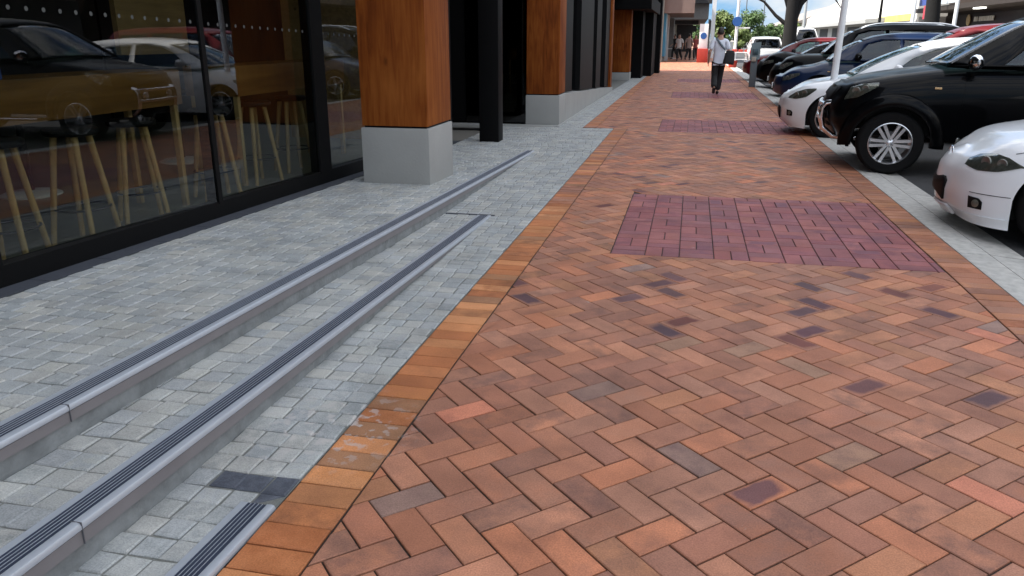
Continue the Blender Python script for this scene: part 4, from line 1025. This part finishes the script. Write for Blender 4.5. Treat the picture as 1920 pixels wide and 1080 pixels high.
# ---- other traffic
sp = suv_spec(L=4.7, W=1.82, belt=1.10, roof=1.72, hood=.92, r=.355)
c = Car(sp); c.build('parked_car', 'tall dark red car parked set back between white hatchback and dark blue wagon', (2.95, 16.95, -.03), RZ, M_red, dict(n=5, twin=False, w=.2), 'cars parked nose-in along the kerb')
sp = suv_spec(L=4.3, W=1.78, belt=.98, roof=1.55, hood=.80)
c = Car(sp); c.build('white_car', 'white hatchback seen from behind, driving away past the parking meter', (3.75, 48.6, -.03), RD(-90), M_silver, dict(n=5, twin=False, w=.2), None, M_darkglass)
sp = suv_spec(L=4.9, W=1.95, belt=1.25, roof=2.15, hood=1.05, r=.37)
c = Car(sp); c.build('white_van', 'tall white van on the road left of the big tree trunk', (6.9, 62.5, -.03), RD(-84), M_wpaint, dict(n=5, twin=False, w=.2), None, M_darkglass)

# ------------------------------------------------------------------ street furniture
t = thing('leaning_pole', 'slim white pole leaning slightly beside the second white hatchback', 'pole', (2.16, 13.35, 0))
b = MB(); b.tube([(0, 0, .02), (.022, .01, 1.2), (.10, .02, 4.2)], [.054, .052, .047], 16); b.obj('shaft', M_white, t, smooth=60)
b = MB(); b.lathe([(0, 0), (.13, 0), (.13, .015), (.075, .03), (.06, .14), (0, .14)], seg=20); b.obj('base', M_white, t, smooth=35)
t = thing('parking_meter', 'grey slim parking meter post with slanted head at the kerb', 'parking meter', (1.90, 26.6, 0))
M_grey = mat('grey_enamel', (.10, .115, .125), .5)
b = MB(); b.box((-.10, -.05, 0), (.10, .05, .86), .012); b.obj('post', M_grey, t, smooth=30)
b = MB(); b.hexa([(-.15, -.10, .84), (.15, -.10, .84), (.15, .10, .84), (-.15, .10, .84)], [(-.11, -.05, 1.33), (.17, -.05, 1.36), (.17, .10, 1.36), (-.11, .10, 1.33)]); h = b.obj('head', mat('meter_head', (.13, .17, .18), .45), t, smooth=20)
b = MB(); b.box((-.07, -.115, .98), (.09, -.08, 1.16), .006); b.obj('screen', mat('meter_screen', (.05, .08, .09), .15), h, smooth=30)
b = MB(); b.box((-.09, -.118, .78), (.05, -.08, .92), .006); b.obj('pay_panel', mat('meter_panel', (.36, .31, .25), .5), t, smooth=30)

def pole(name, label, x, y, h, r, m=M_white, arm=None):
    t = thing(name, label, 'pole', (x, y, 0)); b = MB(); b.tube([(0, 0, 0), (0, 0, h*.5), (0, 0, h)], [r, r*.85, r*.65], 12); b.lathe([(0, 0), (r*2.2, 0), (r*2.2, .03), (r*1.2, .12), (0, .12)], seg=16); b.obj('shaft', m, t, smooth=50)
    if arm:
        b = MB(); b.tube([(0, 0, h), (arm*.3, 0, h+.5), (arm*.7, 0, h+.75), (arm, 0, h+.8)], .05, 8); a = b.obj('arm', m, t, smooth=50)
        b = MB(); b.box((arm-.1, -.12, h+.74), (arm+.5, .12, h+.84), .03); b.obj('lantern', M_grey, a, smooth=40)
    return t
M_pgrey = mat('galvanised', (.48, .50, .50), .5, .3)
t = pole('sign_pole', 'white pole carrying a round blue sign near the far end of the footpath', 2.45, 50.5, 9.5, .10)
b = MB(); b.lathe([(0, -.02), (.27, -.02), (.28, 0), (.27, .02), (0, .02)], 'y', 28, loc=(0, -.12, 2.42)); sg = b.obj('sign_disc', mat('blue_sign', (.02, .09, .30), .4), t, smooth=30)
b = MB(); b.box((.1, -.10, 2.02), (.75, -.07, 2.10), .004); b.obj('name_blade', M_white, t, smooth=30)
pole('street_lamp', 'pale street lamp pole right of the big dark tree trunk', 9.1, 74, 8.5, .14, M_pgrey, 2.2)
pole('street_lamp', 'pale pole in front of the white building, left of the thin trunk', 16.2, 68, 8., .16, M_white)
pole('street_lamp', 'bright white pole before the dark shops at the top right', 13.1, 46.5, 7., .11, M_white)
pole('street_lamp', 'thin distant pole standing against the clouds', 11.5, 200, 12., .16, M_grey)
pole('street_lamp', 'thin distant pole rising from the green hedge line', 13.2, 170, 9.5, .14, M_grey)

# things on the far footpath
t = thing('stall_table', 'white framed stall table with red goods on the sunlit footpath', 'table', (2.35, 46.2, 0))
b = MB(); b.box((-.75, -.35, .72), (.75, .35, .76), .006); b.obj('table_top', M_white, t, smooth=30)
b = MB(); b.box((-.70, -.32, .36), (.70, .32, .39), .006); b.obj('shelf', M_white, t, smooth=30)
for x in (-.7, .7):
    for y in (-.3, .3):
        b = MB(); b.tube([(x, y, 0), (x, y, .72)], .022, 8); b.obj('leg', M_white, t, smooth=50)
for q, (x, w, h) in enumerate(((-.42, .2, .10), (-.12, .26, .15), (.2, .24, .13), (.5, .2, .12))):
    b = MB(); b.box((-w/2, -.2, 0), (w/2, .2, h), .03); o = b.obj('goods_tray', mat('red_plastic', (.33, .03, .018), .5), None, smooth=40); o.location = (2.35+x, 46.2, .761)
    tag(o, ('small red tray at the left end of the white stall table', 'red tray second from the left on the white stall table', 'red tray second from the right on the white stall table', 'small red tray at the right end of the white stall table')[q], 'tray', 'red trays on the stall table')
b = MB(); b.lathe([(0, 0), (.20, 0), (.25, .34), (.235, .34), (.19, .02), (0, .02)], seg=20); o = b.obj('red_bucket', mat('red_plastic', (.33, .03, .018), .5), None, smooth=35); o.location = (2.10, 44.6, 0); tag(o, 'red bucket on the sunlit footpath in front of the stall table', 'bucket')
t = thing('banner_stand', 'white feather banner with a blue emblem on a red weighted base', 'banner', (.60, 53.5, 0))
b = MB(); b.box((-.34, -.28, 0), (.34, .28, .85), .04); b.obj('base', mat('red_plastic', (.33, .03, .018), .5), t, smooth=30)
b = MB(); b.box((-.27, -.015, .86), (.27, .015, 2.35), .01); f = b.obj('banner_cloth', mat('white_cloth', (.72, .73, .74), .8), t, smooth=30)
b = MB(); b.lathe([(0, -.02), (.20, -.02), (.20, .0), (0, .0)], 'y', 24, loc=(0, -.01, 1.62)); b.obj('emblem', mat('blue_sign'), f, smooth=30)

# ------------------------------------------------------------------ people
def skin_mesh(name, pts, edges, radii, root, m, parent, sub=2):
    me = bpy.data.meshes.new(name+'_cage'); me.from_pydata([tuple(p) for p in pts], edges, []); o = bpy.data.objects.new(name+'_cage', me); COL.objects.link(o)
    o.modifiers.new('skin', 'SKIN')
    for k, v in enumerate(me.skin_vertices[0].data):
        r = radii[k]; v.radius = (r, r) if not isinstance(r, tuple) else r
        v.use_root = (k == root)
    s = o.modifiers.new('sub', 'SUBSURF'); s.levels = s.render_levels = sub
    dg = bpy.context.evaluated_depsgraph_get(); dg.update(); ev = bpy.data.meshes.new_from_object(o.evaluated_get(dg)); bpy.data.objects.remove(o)
    ev.materials.clear(); ev.materials.append(m); ev.shade_smooth(); q = bpy.data.objects.new(name, ev); COL.objects.link(q)
    if parent: q.parent = parent
    return q
class Sk:
    def __init__(s): s.p = []; s.e = []; s.r = []
    def add(s, p, r, to=None):
        s.p.append(Vector(p)); s.r.append(r); k = len(s.p)-1
        if to is not None: s.e.append((to, k))
        return k
    def chain(s, to, pts):
        for p, r in pts: to = s.add(p, r, to)
        return to
M_skin = mat('skin', (.40, .22, .15), .55); M_hair = mat('dark_hair', (.018, .013, .011), .6, bump=.4, bscale=60); M_shirt = mat('pale_shirt', (.72, .75, .83), .8, bump=.3, bscale=9); M_trou = mat('black_trousers', (.010, .010, .011), .8); M_shoe = mat('black_shoes', (.014, .013, .013), .5); M_sole = mat('pale_sole', (.5, .49, .46), .7)
def person(loc, rz, label, scale=1., shirt=M_shirt, trou=M_trou, bag=True, name='person'):
    t = thing(name, label, 'person', loc, rz); t.scale = (scale,)*3
    # +y is the walking direction; joints of a stride: right leg forward and loaded, left foot pushing off
    hipL, hipR = (-.085, 0, .90), (.085, 0, .90); kneeL, kneeR = (-.09, -.02, .49), (.07, .13, .50); ankL, ankR = (-.105, -.30, .185), (.035, .16, .085)
    shL, shR = (-.185, .0, 1.40), (.185, .0, 1.40); elL, elR = (-.255, -.07, 1.12), (.245, -.05, 1.12); wrL, wrR = (-.265, .05, .89), (.225, .16, .98)
    s = Sk(); r0 = s.add((0, 0, .95), (.145, .10)); c1 = s.add((0, .01, 1.10), (.13, .09), r0); c2 = s.add((0, .0, 1.27), (.145, .10), c1); c3 = s.add((0, -.005, 1.41), (.10, .075), c2)
    nk = s.add((0, .01, 1.49), .056, c3); h1 = s.add((0, .03, 1.57), .075, nk); h2 = s.add((0, .03, 1.65), .088, h1); h3 = s.add((0, .02, 1.715), .062, h2)
    nose = s.add((0, .125, 1.60), .016, h1); 
    for sh, el, wr, sg in ((shL, elL, wrL, -1), (shR, elR, wrR, 1)):
        a = s.chain(c3, [(sh, .055), (tuple(Vector(sh).lerp(Vector(el), .5)), .047), (el, .038), (tuple(Vector(el).lerp(Vector(wr), .4)), .036), (wr, .024)])
        d = (Vector(wr)-Vector(el)).normalized(); palm = Vector(wr)+d*.06; k = s.add(palm, (.036, .018), a)
        side = Vector((0, 1, 0)); side = (side-d*side.dot(d)).normalized()
        for f, ln in ((-.030, .062), (-.010, .078), (.010, .072), (.028, .056)):
            s.chain(k, [(palm+d*.035+side*f, .0088), (palm+d*(.035+ln*.5)+side*f*1.1+Vector((-sg*.006, 0, 0)), .0082), (palm+d*(.03+ln*.92)+side*f*1.1+Vector((-sg*.022, 0, 0)), .007)])
        s.chain(a, [(Vector(wr)+d*.03+side*.034, .011), (Vector(wr)+d*.075+side*.055, .009)])
    for hp, kn, an in ((hipL, kneeL, ankL), (hipR, kneeR, ankR)):
        s.chain(r0, [(hp, .085), (tuple(Vector(hp).lerp(Vector(kn), .5)), .07), (kn, .052), (tuple(Vector(kn).lerp(Vector(an), .35)), .052), (an, .034)])
    body = skin_mesh('body', s.p, s.e, s.r, r0, M_skin, t)
    # hair cap over the back and top of the skull
    h = Sk(); a = h.add((0, -.020, 1.545), .068); b_ = h.add((0, -.005, 1.655), .100, a); c_ = h.add((0, .02, 1.72), .078, b_); d_ = h.add((0, .075, 1.715), .048, c_)
    skin_mesh('hair', h.p, h.e, h.r, 0, M_hair, t)
    for sg in (-1, 1):
        e = MB(); e.lathe([(0, -.03), (.014, -.028), (.019, 0), (.014, .028), (0, .03)], 'z', 10, loc=(sg*.083, .03, 1.60)); e.obj('ear', M_skin, t, smooth=60)
        e = MB(); e.lathe([(0, -.012), (.010, -.007), (.012, 0), (.010, .007), (0, .012)], 'z', 10, loc=(sg*.032, .108, 1.625)); e.obj('eye', mat('eye', (.08, .06, .05), .2), t, smooth=60)
    m_ = MB(); m_.box((-.024, .098, 1.548), (.024, .112, 1.556), .003); m_.obj('mouth', mat('lips', (.30, .12, .10), .5), t, smooth=40)
    # shirt
    g = Sk(); r_ = g.add((0, 0, .92), (.165, .125)); a = g.add((.0, .0, .82), (.182, .142), r_); a = g.add((.0, .0, .76), (.185, .145), a); c1 = g.add((0, .0, 1.10), (.158, .118), r_); c2 = g.add((0, -.002, 1.27), (.178, .125), c1); c3 = g.add((0, -.005, 1.41), (.13, .09), c2); g.add((0, .005, 1.475), .066, c3)
    for sh, el in ((shL, elL), (shR, elR)):
        g.chain(c3, [(sh, .074), (tuple(Vector(sh).lerp(Vector(el), .45)), .068), (tuple(Vector(sh).lerp(Vector(el), .86)), .066)])
    skin_mesh('shirt', g.p, g.e, g.r, 0, shirt, t)
    # trousers
    g = Sk(); r_ = g.add((0, 0, .95), (.168, .125)); 
    for hp, kn, an in ((hipL, kneeL, ankL), (hipR, kneeR, ankR)):
        g.chain(r_, [(Vector(hp)+Vector((0, 0, -.10)), .118), (tuple(Vector(hp).lerp(Vector(kn), .5)), .104), (kn, .090), (tuple(Vector(kn).lerp(Vector(an), .5)), .088), (tuple(Vector(kn).lerp(Vector(an), .95)), .084)])
    skin_mesh('trousers', g.p, g.e, g.r, 0, trou, t)
    # shoes: left on its toe with the heel up, right planted flat
    for an, toe, heel in ((ankL, (-.105, -.235, .045), (-.105, -.345, .15)), (ankR, (.045, .30, .035), (.035, .10, .045))):
        g = Sk(); a = g.add(an, .045); b_ = g.add(heel, .045, a); c_ = g.add(Vector(heel).lerp(Vector(toe), .55), .046, a); g.add(toe, (.044, .034), c_)
        sh_ = skin_mesh('shoe', g.p, g.e, g.r, 0, M_shoe, t)
    if bag:
        b = MB(); P = []
        for q in range(11):
            f = q/10; z = .80+.40*f; wx = .165*(1-.28*f**2.2)*(1 if f < .93 else .8); dy = .085*(1-.45*f)*(1 if f > .06 else .7)
            P.append([(wx*(abs(cos(a))**.6)*(1 if cos(a) > 0 else -1), dy*(abs(sin(a))**.7)*(1 if sin(a) > 0 else -1), z) for a in [k*2*pi/20 for k in range(21)]])
        P = [[(p[0]*.88, p[1], .80+(p[2]-.80)*.88) for p in r] for r in P]; b.grid(P); b.v.append((0, 0, .80)); n = len(b.v)-1
        for k in range(20): b.face((n, k+1, k))
        b.v.append((0, 0, 1.152)); n = len(b.v)-1
        for k in range(20): b.face((n, 10*21+k, 10*21+k+1))
        o = b.obj('shoulder_bag', mat('black_bag', (.010, .010, .012), .7, bump=.3, bscale=14), None, smooth=50)
        o.location = Vector(loc)+Vector((.135, -.20, .02)); o.rotation_euler = (RD(4), RD(7), RD(8)); tag(o, 'black shoulder bag on the back and right hip of the walking person', 'bag')
        st_ = MB(); q = [(.145, -.19, 1.18), (.05, -.150, 1.28), (-.03, -.125, 1.38), (-.09, -.075, 1.462), (-.095, .01, 1.485), (-.07, .09, 1.42)]
        for k in range(len(q)-1): pass
        P = []
        for k, p in enumerate(q):
            w_ = .026; P.append([(p[0]-w_, p[1]-.004, p[2]-.012), (p[0]+w_, p[1]-.004, p[2]+.012)])
        st_.grid(P); ob = st_.obj('strap', mat('grey_webbing', (.14, .17, .20), .8), None, smooth=60); solid(ob, .006, 0); ob.parent = o
        ob.matrix_parent_inverse = (Matrix.Translation(o.location) @ o.rotation_euler.to_matrix().to_4x4()).inverted() @ Matrix.Translation(Vector(loc))
    return t
person((.70, 22.7, 0), RD(4), 'person in pale short sleeved shirt and black trousers walking away along the bricks')
person((-.95, 57.5, 0), RD(160), 'distant person in a white top standing in the dark shop passage', 1., mat('white_top', (.62, .60, .58), .8), M_trou, False)
person((-.30, 58.2, 0), RD(-20), 'distant person in a pinkish brown top standing beside the white-topped one', 1.02, mat('brown_top', (.34, .25, .22), .8), mat('dark_trousers', (.02, .02, .022), .8), False)

person((.15, 60.5, 0), RD(175), 'distant person in a red top walking towards the camera past the banner', .98, mat('red_top', (.30, .06, .05), .8), mat('dark_trousers', (.02, .02, .022), .8), False)
person((-1.35, 62.0, 0), RD(120), 'distant person in a dark top beside the left shop wall', 1.0, mat('dark_top', (.03, .03, .035), .8), mat('dark_trousers', (.02, .02, .022), .8), False)
# ------------------------------------------------------------------ far left shops beyond the lane
SH2 = thing('shop_building', 'far shops with a pinkish canopy fascia beyond the sunlit gap', 'building', (0, 53, 0))
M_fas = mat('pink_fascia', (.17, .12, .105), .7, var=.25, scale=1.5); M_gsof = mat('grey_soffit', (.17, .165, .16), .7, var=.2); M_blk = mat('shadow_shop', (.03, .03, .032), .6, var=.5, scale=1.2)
b = MB(); b.box((-12, 0, 0), (-1.95, 60, 9)); b.obj('wall', mat('rendered_wall', (.15, .135, .12), .8), SH2, smooth=0)
b = MB(); b.box((-1.94, .3, 3.0), (-.07, .55, 4.6)); b.obj('canopy_fascia', M_fas, SH2, smooth=0)
b = MB(); b.box((-1.94, .56, 3.05), (-.10, 14, 3.15)); b.obj('canopy', M_fas, SH2, smooth=0)
b = MB(); b.box((-1.94, 4.1, .0), (-1.70, 4.5, 3.0)); b.obj('corner_post', mat('white_trim', (.6, .6, .6), .6), SH2, smooth=0)
b = MB(); b.box((-1.945, .6, .35), (-1.80, 3.4, 3.0)); w = b.obj('poster_panel', mat('teal_poster', (.03, .20, .34), .4, var=.3, scale=1.2), SH2, smooth=0)
b = MB(); b.hexa([(-1.798, 1.1, 1.85), (-1.785, 1.1, 1.85), (-1.785, 1.1, 2.0), (-1.798, 1.1, 2.0)], [(-1.798, 2.7, 2.75), (-1.785, 2.7, 2.75), (-1.785, 2.7, 2.95), (-1.798, 2.7, 2.95)]); b.obj('poster_stripe', M_white, w, smooth=0)
b = MB(); b.box((-1.94, 14.0, 0), (-1.60, 15.5, 3.0)); b.obj('pilaster', M_gsof, SH2, smooth=0)
SH3 = thing('shop_building', 'farthest left shops under grey stepped canopies and black hanging signs', 'building', (0, 69, 0))
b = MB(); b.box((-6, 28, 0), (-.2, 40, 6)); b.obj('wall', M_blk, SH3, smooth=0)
b = MB(); b.box((-2.4, 0, 2.95), (1.05, .3, 4.15)); b.obj('canopy_fascia', M_gsof, SH3, smooth=0)
b = MB(); b.box((-2.4, -.6, 4.16), (1.25, .4, 5.6)); b.obj('upper_fascia', M_blk, SH3, smooth=0)
b = MB(); b.box((-2.4, .31, 2.95), (1.0, 28, 3.05)); b.obj('canopy', M_gsof, SH3, smooth=0)
b = MB(); b.box((-1.7, 3.0, 2.62), (.3, 3.12, 2.94)); b.obj('hanging_sign', M_blk, SH3, smooth=0)
b = MB(); b.box((-1.6, 9.0, 2.05), (.2, 9.12, 2.60)); b.obj('hanging_sign', M_blk, SH3, smooth=0)
b = MB(); b.box((1.15, -.3, 2.15), (1.55, -.15, 2.85)); b.obj('blade_sign', M_blk, SH3, smooth=0)
b = MB(); b.box((1.10, 2, .2), (1.30, 2.2, 3.0)); b.box((-1.9, 6, 0), (-1.75, 6.15, 2.95)); b.obj('canopy_post', M_gsof, SH3, smooth=0)
for q, (x, y, col) in enumerate(((-1.5, 63, (.5, .5, .5)), (.25, 63.5, (.55, .54, .52)))):
    t = thing('cafe_table', ('white cafe table left of the distant people', 'white cafe table right of the distant people')[q], 'table', (x, y, 0), 0, 'white cafe tables under the far canopy')
    b = MB(); b.lathe([(0, .70), (.45, .70), (.46, .72), (.45, .74), (0, .74)], seg=24); b.obj('table_top', M_white, t, smooth=35)
    b = MB(); b.lathe([(0, 0), (.25, 0), (.25, .02), (.04, .05), (.035, .70), (0, .70)], seg=16); b.obj('stem', M_pgrey, t, smooth=35)
b = MB(); b.box((1.25, 66, 0), (1.55, 66.2, 5.2)); o = b.obj('white_column', M_white, None, smooth=0); tag(o, 'white square column at the outer edge of the far grey canopy', 'column')

# ------------------------------------------------------------------ across the street
B1 = thing('white_building', 'long white building with sloping parapet across the street, sunlit', 'building', (0, 0, 0))
M_wb = mat('white_render', (.62, .61, .58), .8, var=.08, scale=.5)
b = MB(); b.hexa([(18.9, 78, 0), (40, 78, 0), (40, 150, 0), (18.9, 150, 0)], [(18.9, 78, 8.6), (40, 78, 8.6), (40, 150, 4.6), (18.9, 150, 4.6)]); b.obj('wall', M_wb, B1, smooth=0)
b = MB(); b.hexa([(17.0, 90, 2.95), (18.95, 90, 3.1), (18.95, 152, 3.1), (17.0, 152, 2.95)], [(17.0, 90, 3.35), (18.95, 90, 3.5), (18.95, 152, 3.5), (17.0, 152, 3.35)]); b.obj('canopy', mat('grey_canopy', (.36, .36, .35), .7), B1, smooth=0)
for k in range(6):
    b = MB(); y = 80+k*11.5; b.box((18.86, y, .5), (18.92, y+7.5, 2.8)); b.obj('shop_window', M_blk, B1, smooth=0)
b = MB(); b.box((18.84, 80, 3.0), (18.9, 92, 3.6)); b.obj('sign_band', mat('yellow_sign', (.55, .45, .15), .6, var=.5, scale=.7), B1, smooth=0)
B2 = thing('gabled_building', 'brown shop with a low gabled roof beside the big tree trunk', 'building', (0, 0, 0))
b = MB(); b.box((18.9, 160, 0), (42, 230, 4.2)); b.obj('wall', mat('beige_wall', (.42, .37, .32), .8), B2, smooth=0)
b = MB(); b.hexa([(17.8, 159.5, 4.2), (43, 159.5, 4.2), (43, 231, 4.2), (17.8, 231, 4.2)], [(29, 159.5, 8.3), (31, 159.5, 8.3), (31, 231, 8.3), (29, 231, 8.3)]); b.obj('roof', mat('brown_roof', (.22, .19, .17), .8), B2, smooth=0)
b = MB(); b.box((18.7, 162, 3.6), (18.88, 172, 4.9)); b.obj('sign_band', mat('yellow_panel', (.7, .5, .10), .5), B2, smooth=0)
B3 = thing('shop_row', 'dark shopfront row under a deep canopy at the top right, with pale lettering', 'building', (0, 0, 0))  # wall, shopfront and canopy colours darkened to stand in for shade
b = MB(); b.box((21.2, 30, 0), (40, 77.5, 8.5)); b.obj('wall', mat('brown_brick', (.030, .018, .013), .85, var=.3, scale=1), B3, smooth=0)
b = MB(); b.box((21.12, 30, .1), (21.19, 77.5, 3.3)); b.obj('shopfront', mat('maroon_shopfront', (.012, .004, .004), .5, var=.5, scale=.6, spec=.2), B3, smooth=0)
b = MB(); b.box((18.7, 29.5, 3.55), (21.19, 77.9, 3.9)); b.obj('canopy', mat('canopy_brown', (.030, .021, .016), .7), B3, smooth=0)
b = MB(); b.lathe([(0, 0), (.42, 0), (.42, .05), (0, .05)], 'x', 24, loc=(21.0, 71.2, 2.85)); b.obj('sign_roundel', mat('gold_roundel', (.45, .33, .16), .5), B3, smooth=30)
y = 69.9
for k, wdt in enumerate((.55, .14, .0, .42, .30, .14, .30, .14, .42, .30, .36)):
    if wdt:
        b = MB(); b.box((21.02, y-wdt, 2.72), (21.08, y, 3.06), .01); b.obj('sign_letter', mat('pale_letter', (.55, .52, .46), .5), B3, smooth=0)
    y -= (wdt+.10) if wdt else .25
b = MB(); b.box((18.60, 63.3, 4.35), (18.7, 66.5, 6.0)); b.obj('sign_board', mat('white_board', (.62, .66, .68), .5), B3, smooth=0)
b = MB(); b.box((18.60, 59.5, 4.35), (18.7, 63.2, 6.0)); b.obj('sign_board', mat('teal_board', (.05, .36, .46), .5), B3, smooth=0)
b = MB(); b.box((18.60, 70.3, 4.1), (18.7, 76.5, 6.4)); b.obj('sign_board', mat('blue_board', (.05, .08, .30), .5, var=.3), B3, smooth=0)
b = MB(); b.box((18.60, 73, 3.0), (18.7, 75, 4.05)); b.obj('sign_board', mat('red_board', (.45, .05, .07), .5, var=.4), B3, smooth=0)
b = MB(); b.box((18.60, 66.6, 4.0), (18.7, 70.2, 6.0)); b.obj('sign_board', mat('pale_board', (.5, .54, .58), .5, var=.4), B3, smooth=0)
b = MB(); b.box((19.2, 62.9, 3.46), (19.6, 64.4, 3.54)); b.obj('ceiling_light', mat('lit_tube', (.9, .88, .8), .5, emis=2.), B3, smooth=0)
# plain shops opposite the glazed front, which the glass mirrors
B4 = thing('shop_row', 'plain pale shops across the road mirrored in the front window', 'building', (0, 0, 0))
b = MB(); b.box((21.2, -30, 0), (40, 29, 7.5)); b.obj('wall', mat('cream_wall', (.42, .40, .36), .8), B4, smooth=0)
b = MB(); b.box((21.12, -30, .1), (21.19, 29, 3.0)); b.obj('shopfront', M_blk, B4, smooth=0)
b = MB(); b.box((18.7, -30, 3.45), (21.19, 29, 3.85)); b.obj('canopy', mat('white_canopy', (.6, .6, .6), .6), B4, smooth=0)

# ------------------------------------------------------------------ trees
M_bark = mat('bark', (.0055, .005, .005), .95, var=.45, scale=5, bump=.8, bscale=18)  # the crown's shade is put into this very dark colour
def leaf_mat(name, c):
    m = mat(name, c, .6, var=.45, scale=1.1); b = m.node_tree.nodes['Principled BSDF']
    b.inputs['Subsurface Weight'].default_value = 0; return m
M_leaf = leaf_mat('leaf_green', (.055, .105, .022)); M_leaf2 = leaf_mat('leaf_yellow_green', (.10, .14, .03)); M_leafd = leaf_mat('leaf_dark', (.022, .045, .016))
def tree(name, label, x, y, h, tr, crown, nleaf, leaf, limbs=(), lean=0., lsz=.35, group=None, squash=.75, trunk_top=None):
    t = thing(name, label, 'tree', (x, y, 0), 0, group); rg = random.Random(int(x*31+y*7))
    b = MB(); tt = trunk_top or h*.55; b.tube([(0, 0, -.1), (lean*.2, 0, tt*.2), (lean*.5, .05, tt*.55), (lean, 0, tt)], [tr*1.35, tr*1.0, tr*.86, tr*.55], 14)
    for (z0, pts, r) in limbs:
        b.tube([(lean*min(1, z0/tt), 0, z0)]+list(pts), [r]+[r*.8*(1-k/(len(pts)+1)) for k in range(1, len(pts)+1)], 8)
    b.obj('trunk', M_bark, t, smooth=50)
    c = MB(); R, cz = crown
    clumps = []
    for q in range(16):
        a = rg.uniform(0, 2*pi); e = rg.uniform(-.8, 1); rad = R*rg.uniform(.35, .85)
        clumps.append((Vector((rad*cos(a)*sqrt(max(.05, 1-e*e))+lean, rad*sin(a)*sqrt(max(.05, 1-e*e)), cz+R*squash*e*.75)), R*rg.uniform(.28, .45)))
    for q in range(nleaf):
        cc, cr = rg.choice(clumps); d = Vector((rg.gauss(0, 1), rg.gauss(0, 1), rg.gauss(0, .8))).normalized()*cr*rg.uniform(.35, 1.08)**.6; p = cc+d
        n = (d.normalized()+Vector((rg.uniform(-.8, .8), rg.uniform(-.8, .8), rg.uniform(-.2, 1.)))).normalized(); u = n.orthogonal().normalized(); v = n.cross(u); an = rg.uniform(0, 6.28); u, v = u*cos(an)+v*sin(an), v*cos(an)-u*sin(an); s = lsz*rg.uniform(.6, 1.2)
        i = len(c.v); c.v += [tuple(p-u*s*.5), tuple(p+v*s*.28), tuple(p+u*s*.5+n*s*.1), tuple(p-v*s*.28)]; c.face((i, i+1, i+2, i+3))
    c.obj('crown', leaf, t, smooth=None); return t
tree('street_tree', 'big dark trunk rising behind the parked cars with a long limb to the left', 4.62, 42.5, 11, .33, (4.6, 9.6), 2600, M_leafd, limbs=[(1.95, [(-.75, .1, 2.55), (-1.35, .2, 3.2), (-2.1, .2, 3.55), (-3.0, .1, 4.3)], .12), (2.3, [(-.5, 0, 3.6), (-1.6, .1, 4.4), (-2.4, 0, 4.6)], .09), (2.2, [(.35, 0, 3.1), (.9, .1, 4.4), (1.6, 0, 6.5)], .24), (2.6, [(.9, .3, 3.6), (1.9, .4, 3.4), (2.3, .5, 2.9)], .11)], lsz=.5, trunk_top=7.)
tree('street_tree', 'leaning dark trunk beside the bright white pole at the top right', 12.9, 49.5, 11, .42, (3.6, 9.2), 1500, M_leafd, limbs=[(4., [(-1, 0, 5.6), (-1.8, 0, 7.5)], .16), (4.4, [(1.2, 0, 6.2)], .16)], lsz=.5, trunk_top=7., lean=-.35)
tree('street_tree', 'small tree with a thin stem in front of the white building', 15.5, 76, 8.5, .14, (1.9, 6.3), 2200, M_leafd, lsz=.34, trunk_top=5.6)
for q, (x, y, R, cz, lf, lb) in enumerate(((3.5, 100, 1.7, 3.0, M_leaf2, 'sunlit green tree directly behind the walking person'), (7.0, 110, 2.4, 2.6, M_leaf, 'tallest rounded green tree in the middle of the far street'), (9.2, 112, 1.7, 1.7, M_leaf, 'lower green tree sloping down right of the tallest far tree'), (4.9, 92, 1.1, 1.5, M_leaf2, 'low yellow green bush under the tallest far tree'),
        (15.1, 150, 2.0, 2.0, M_leaf, 'pale green far tree left of the big trunk'), (17.6, 158, 2.2, 2.6, M_leaf2, 'yellow green far tree against the big trunk'))):
    tree('far_tree', lb, x, y, cz+R, .2, (R, cz), 3400, lf, lsz=.36, group='green trees far along the street', squash=.95)
for q, (x, y, R, cz) in enumerate(((1.0, 210, 3, 3), (9, 260, 2.2, 1.8), (22, 300, 3, 2.5), (-3, 240, 4, 4))):
    tree('far_tree', ('dim tree at the street end, behind the canopy edge', 'dim tree closing the street end in the middle', 'dim tree closing the street end on the right', 'dim tree hidden mostly by the left shops')[q], x, y, cz+R, .3, (R, cz), 1500, M_leaf, lsz=.7, group='green trees far along the street', squash=.9)
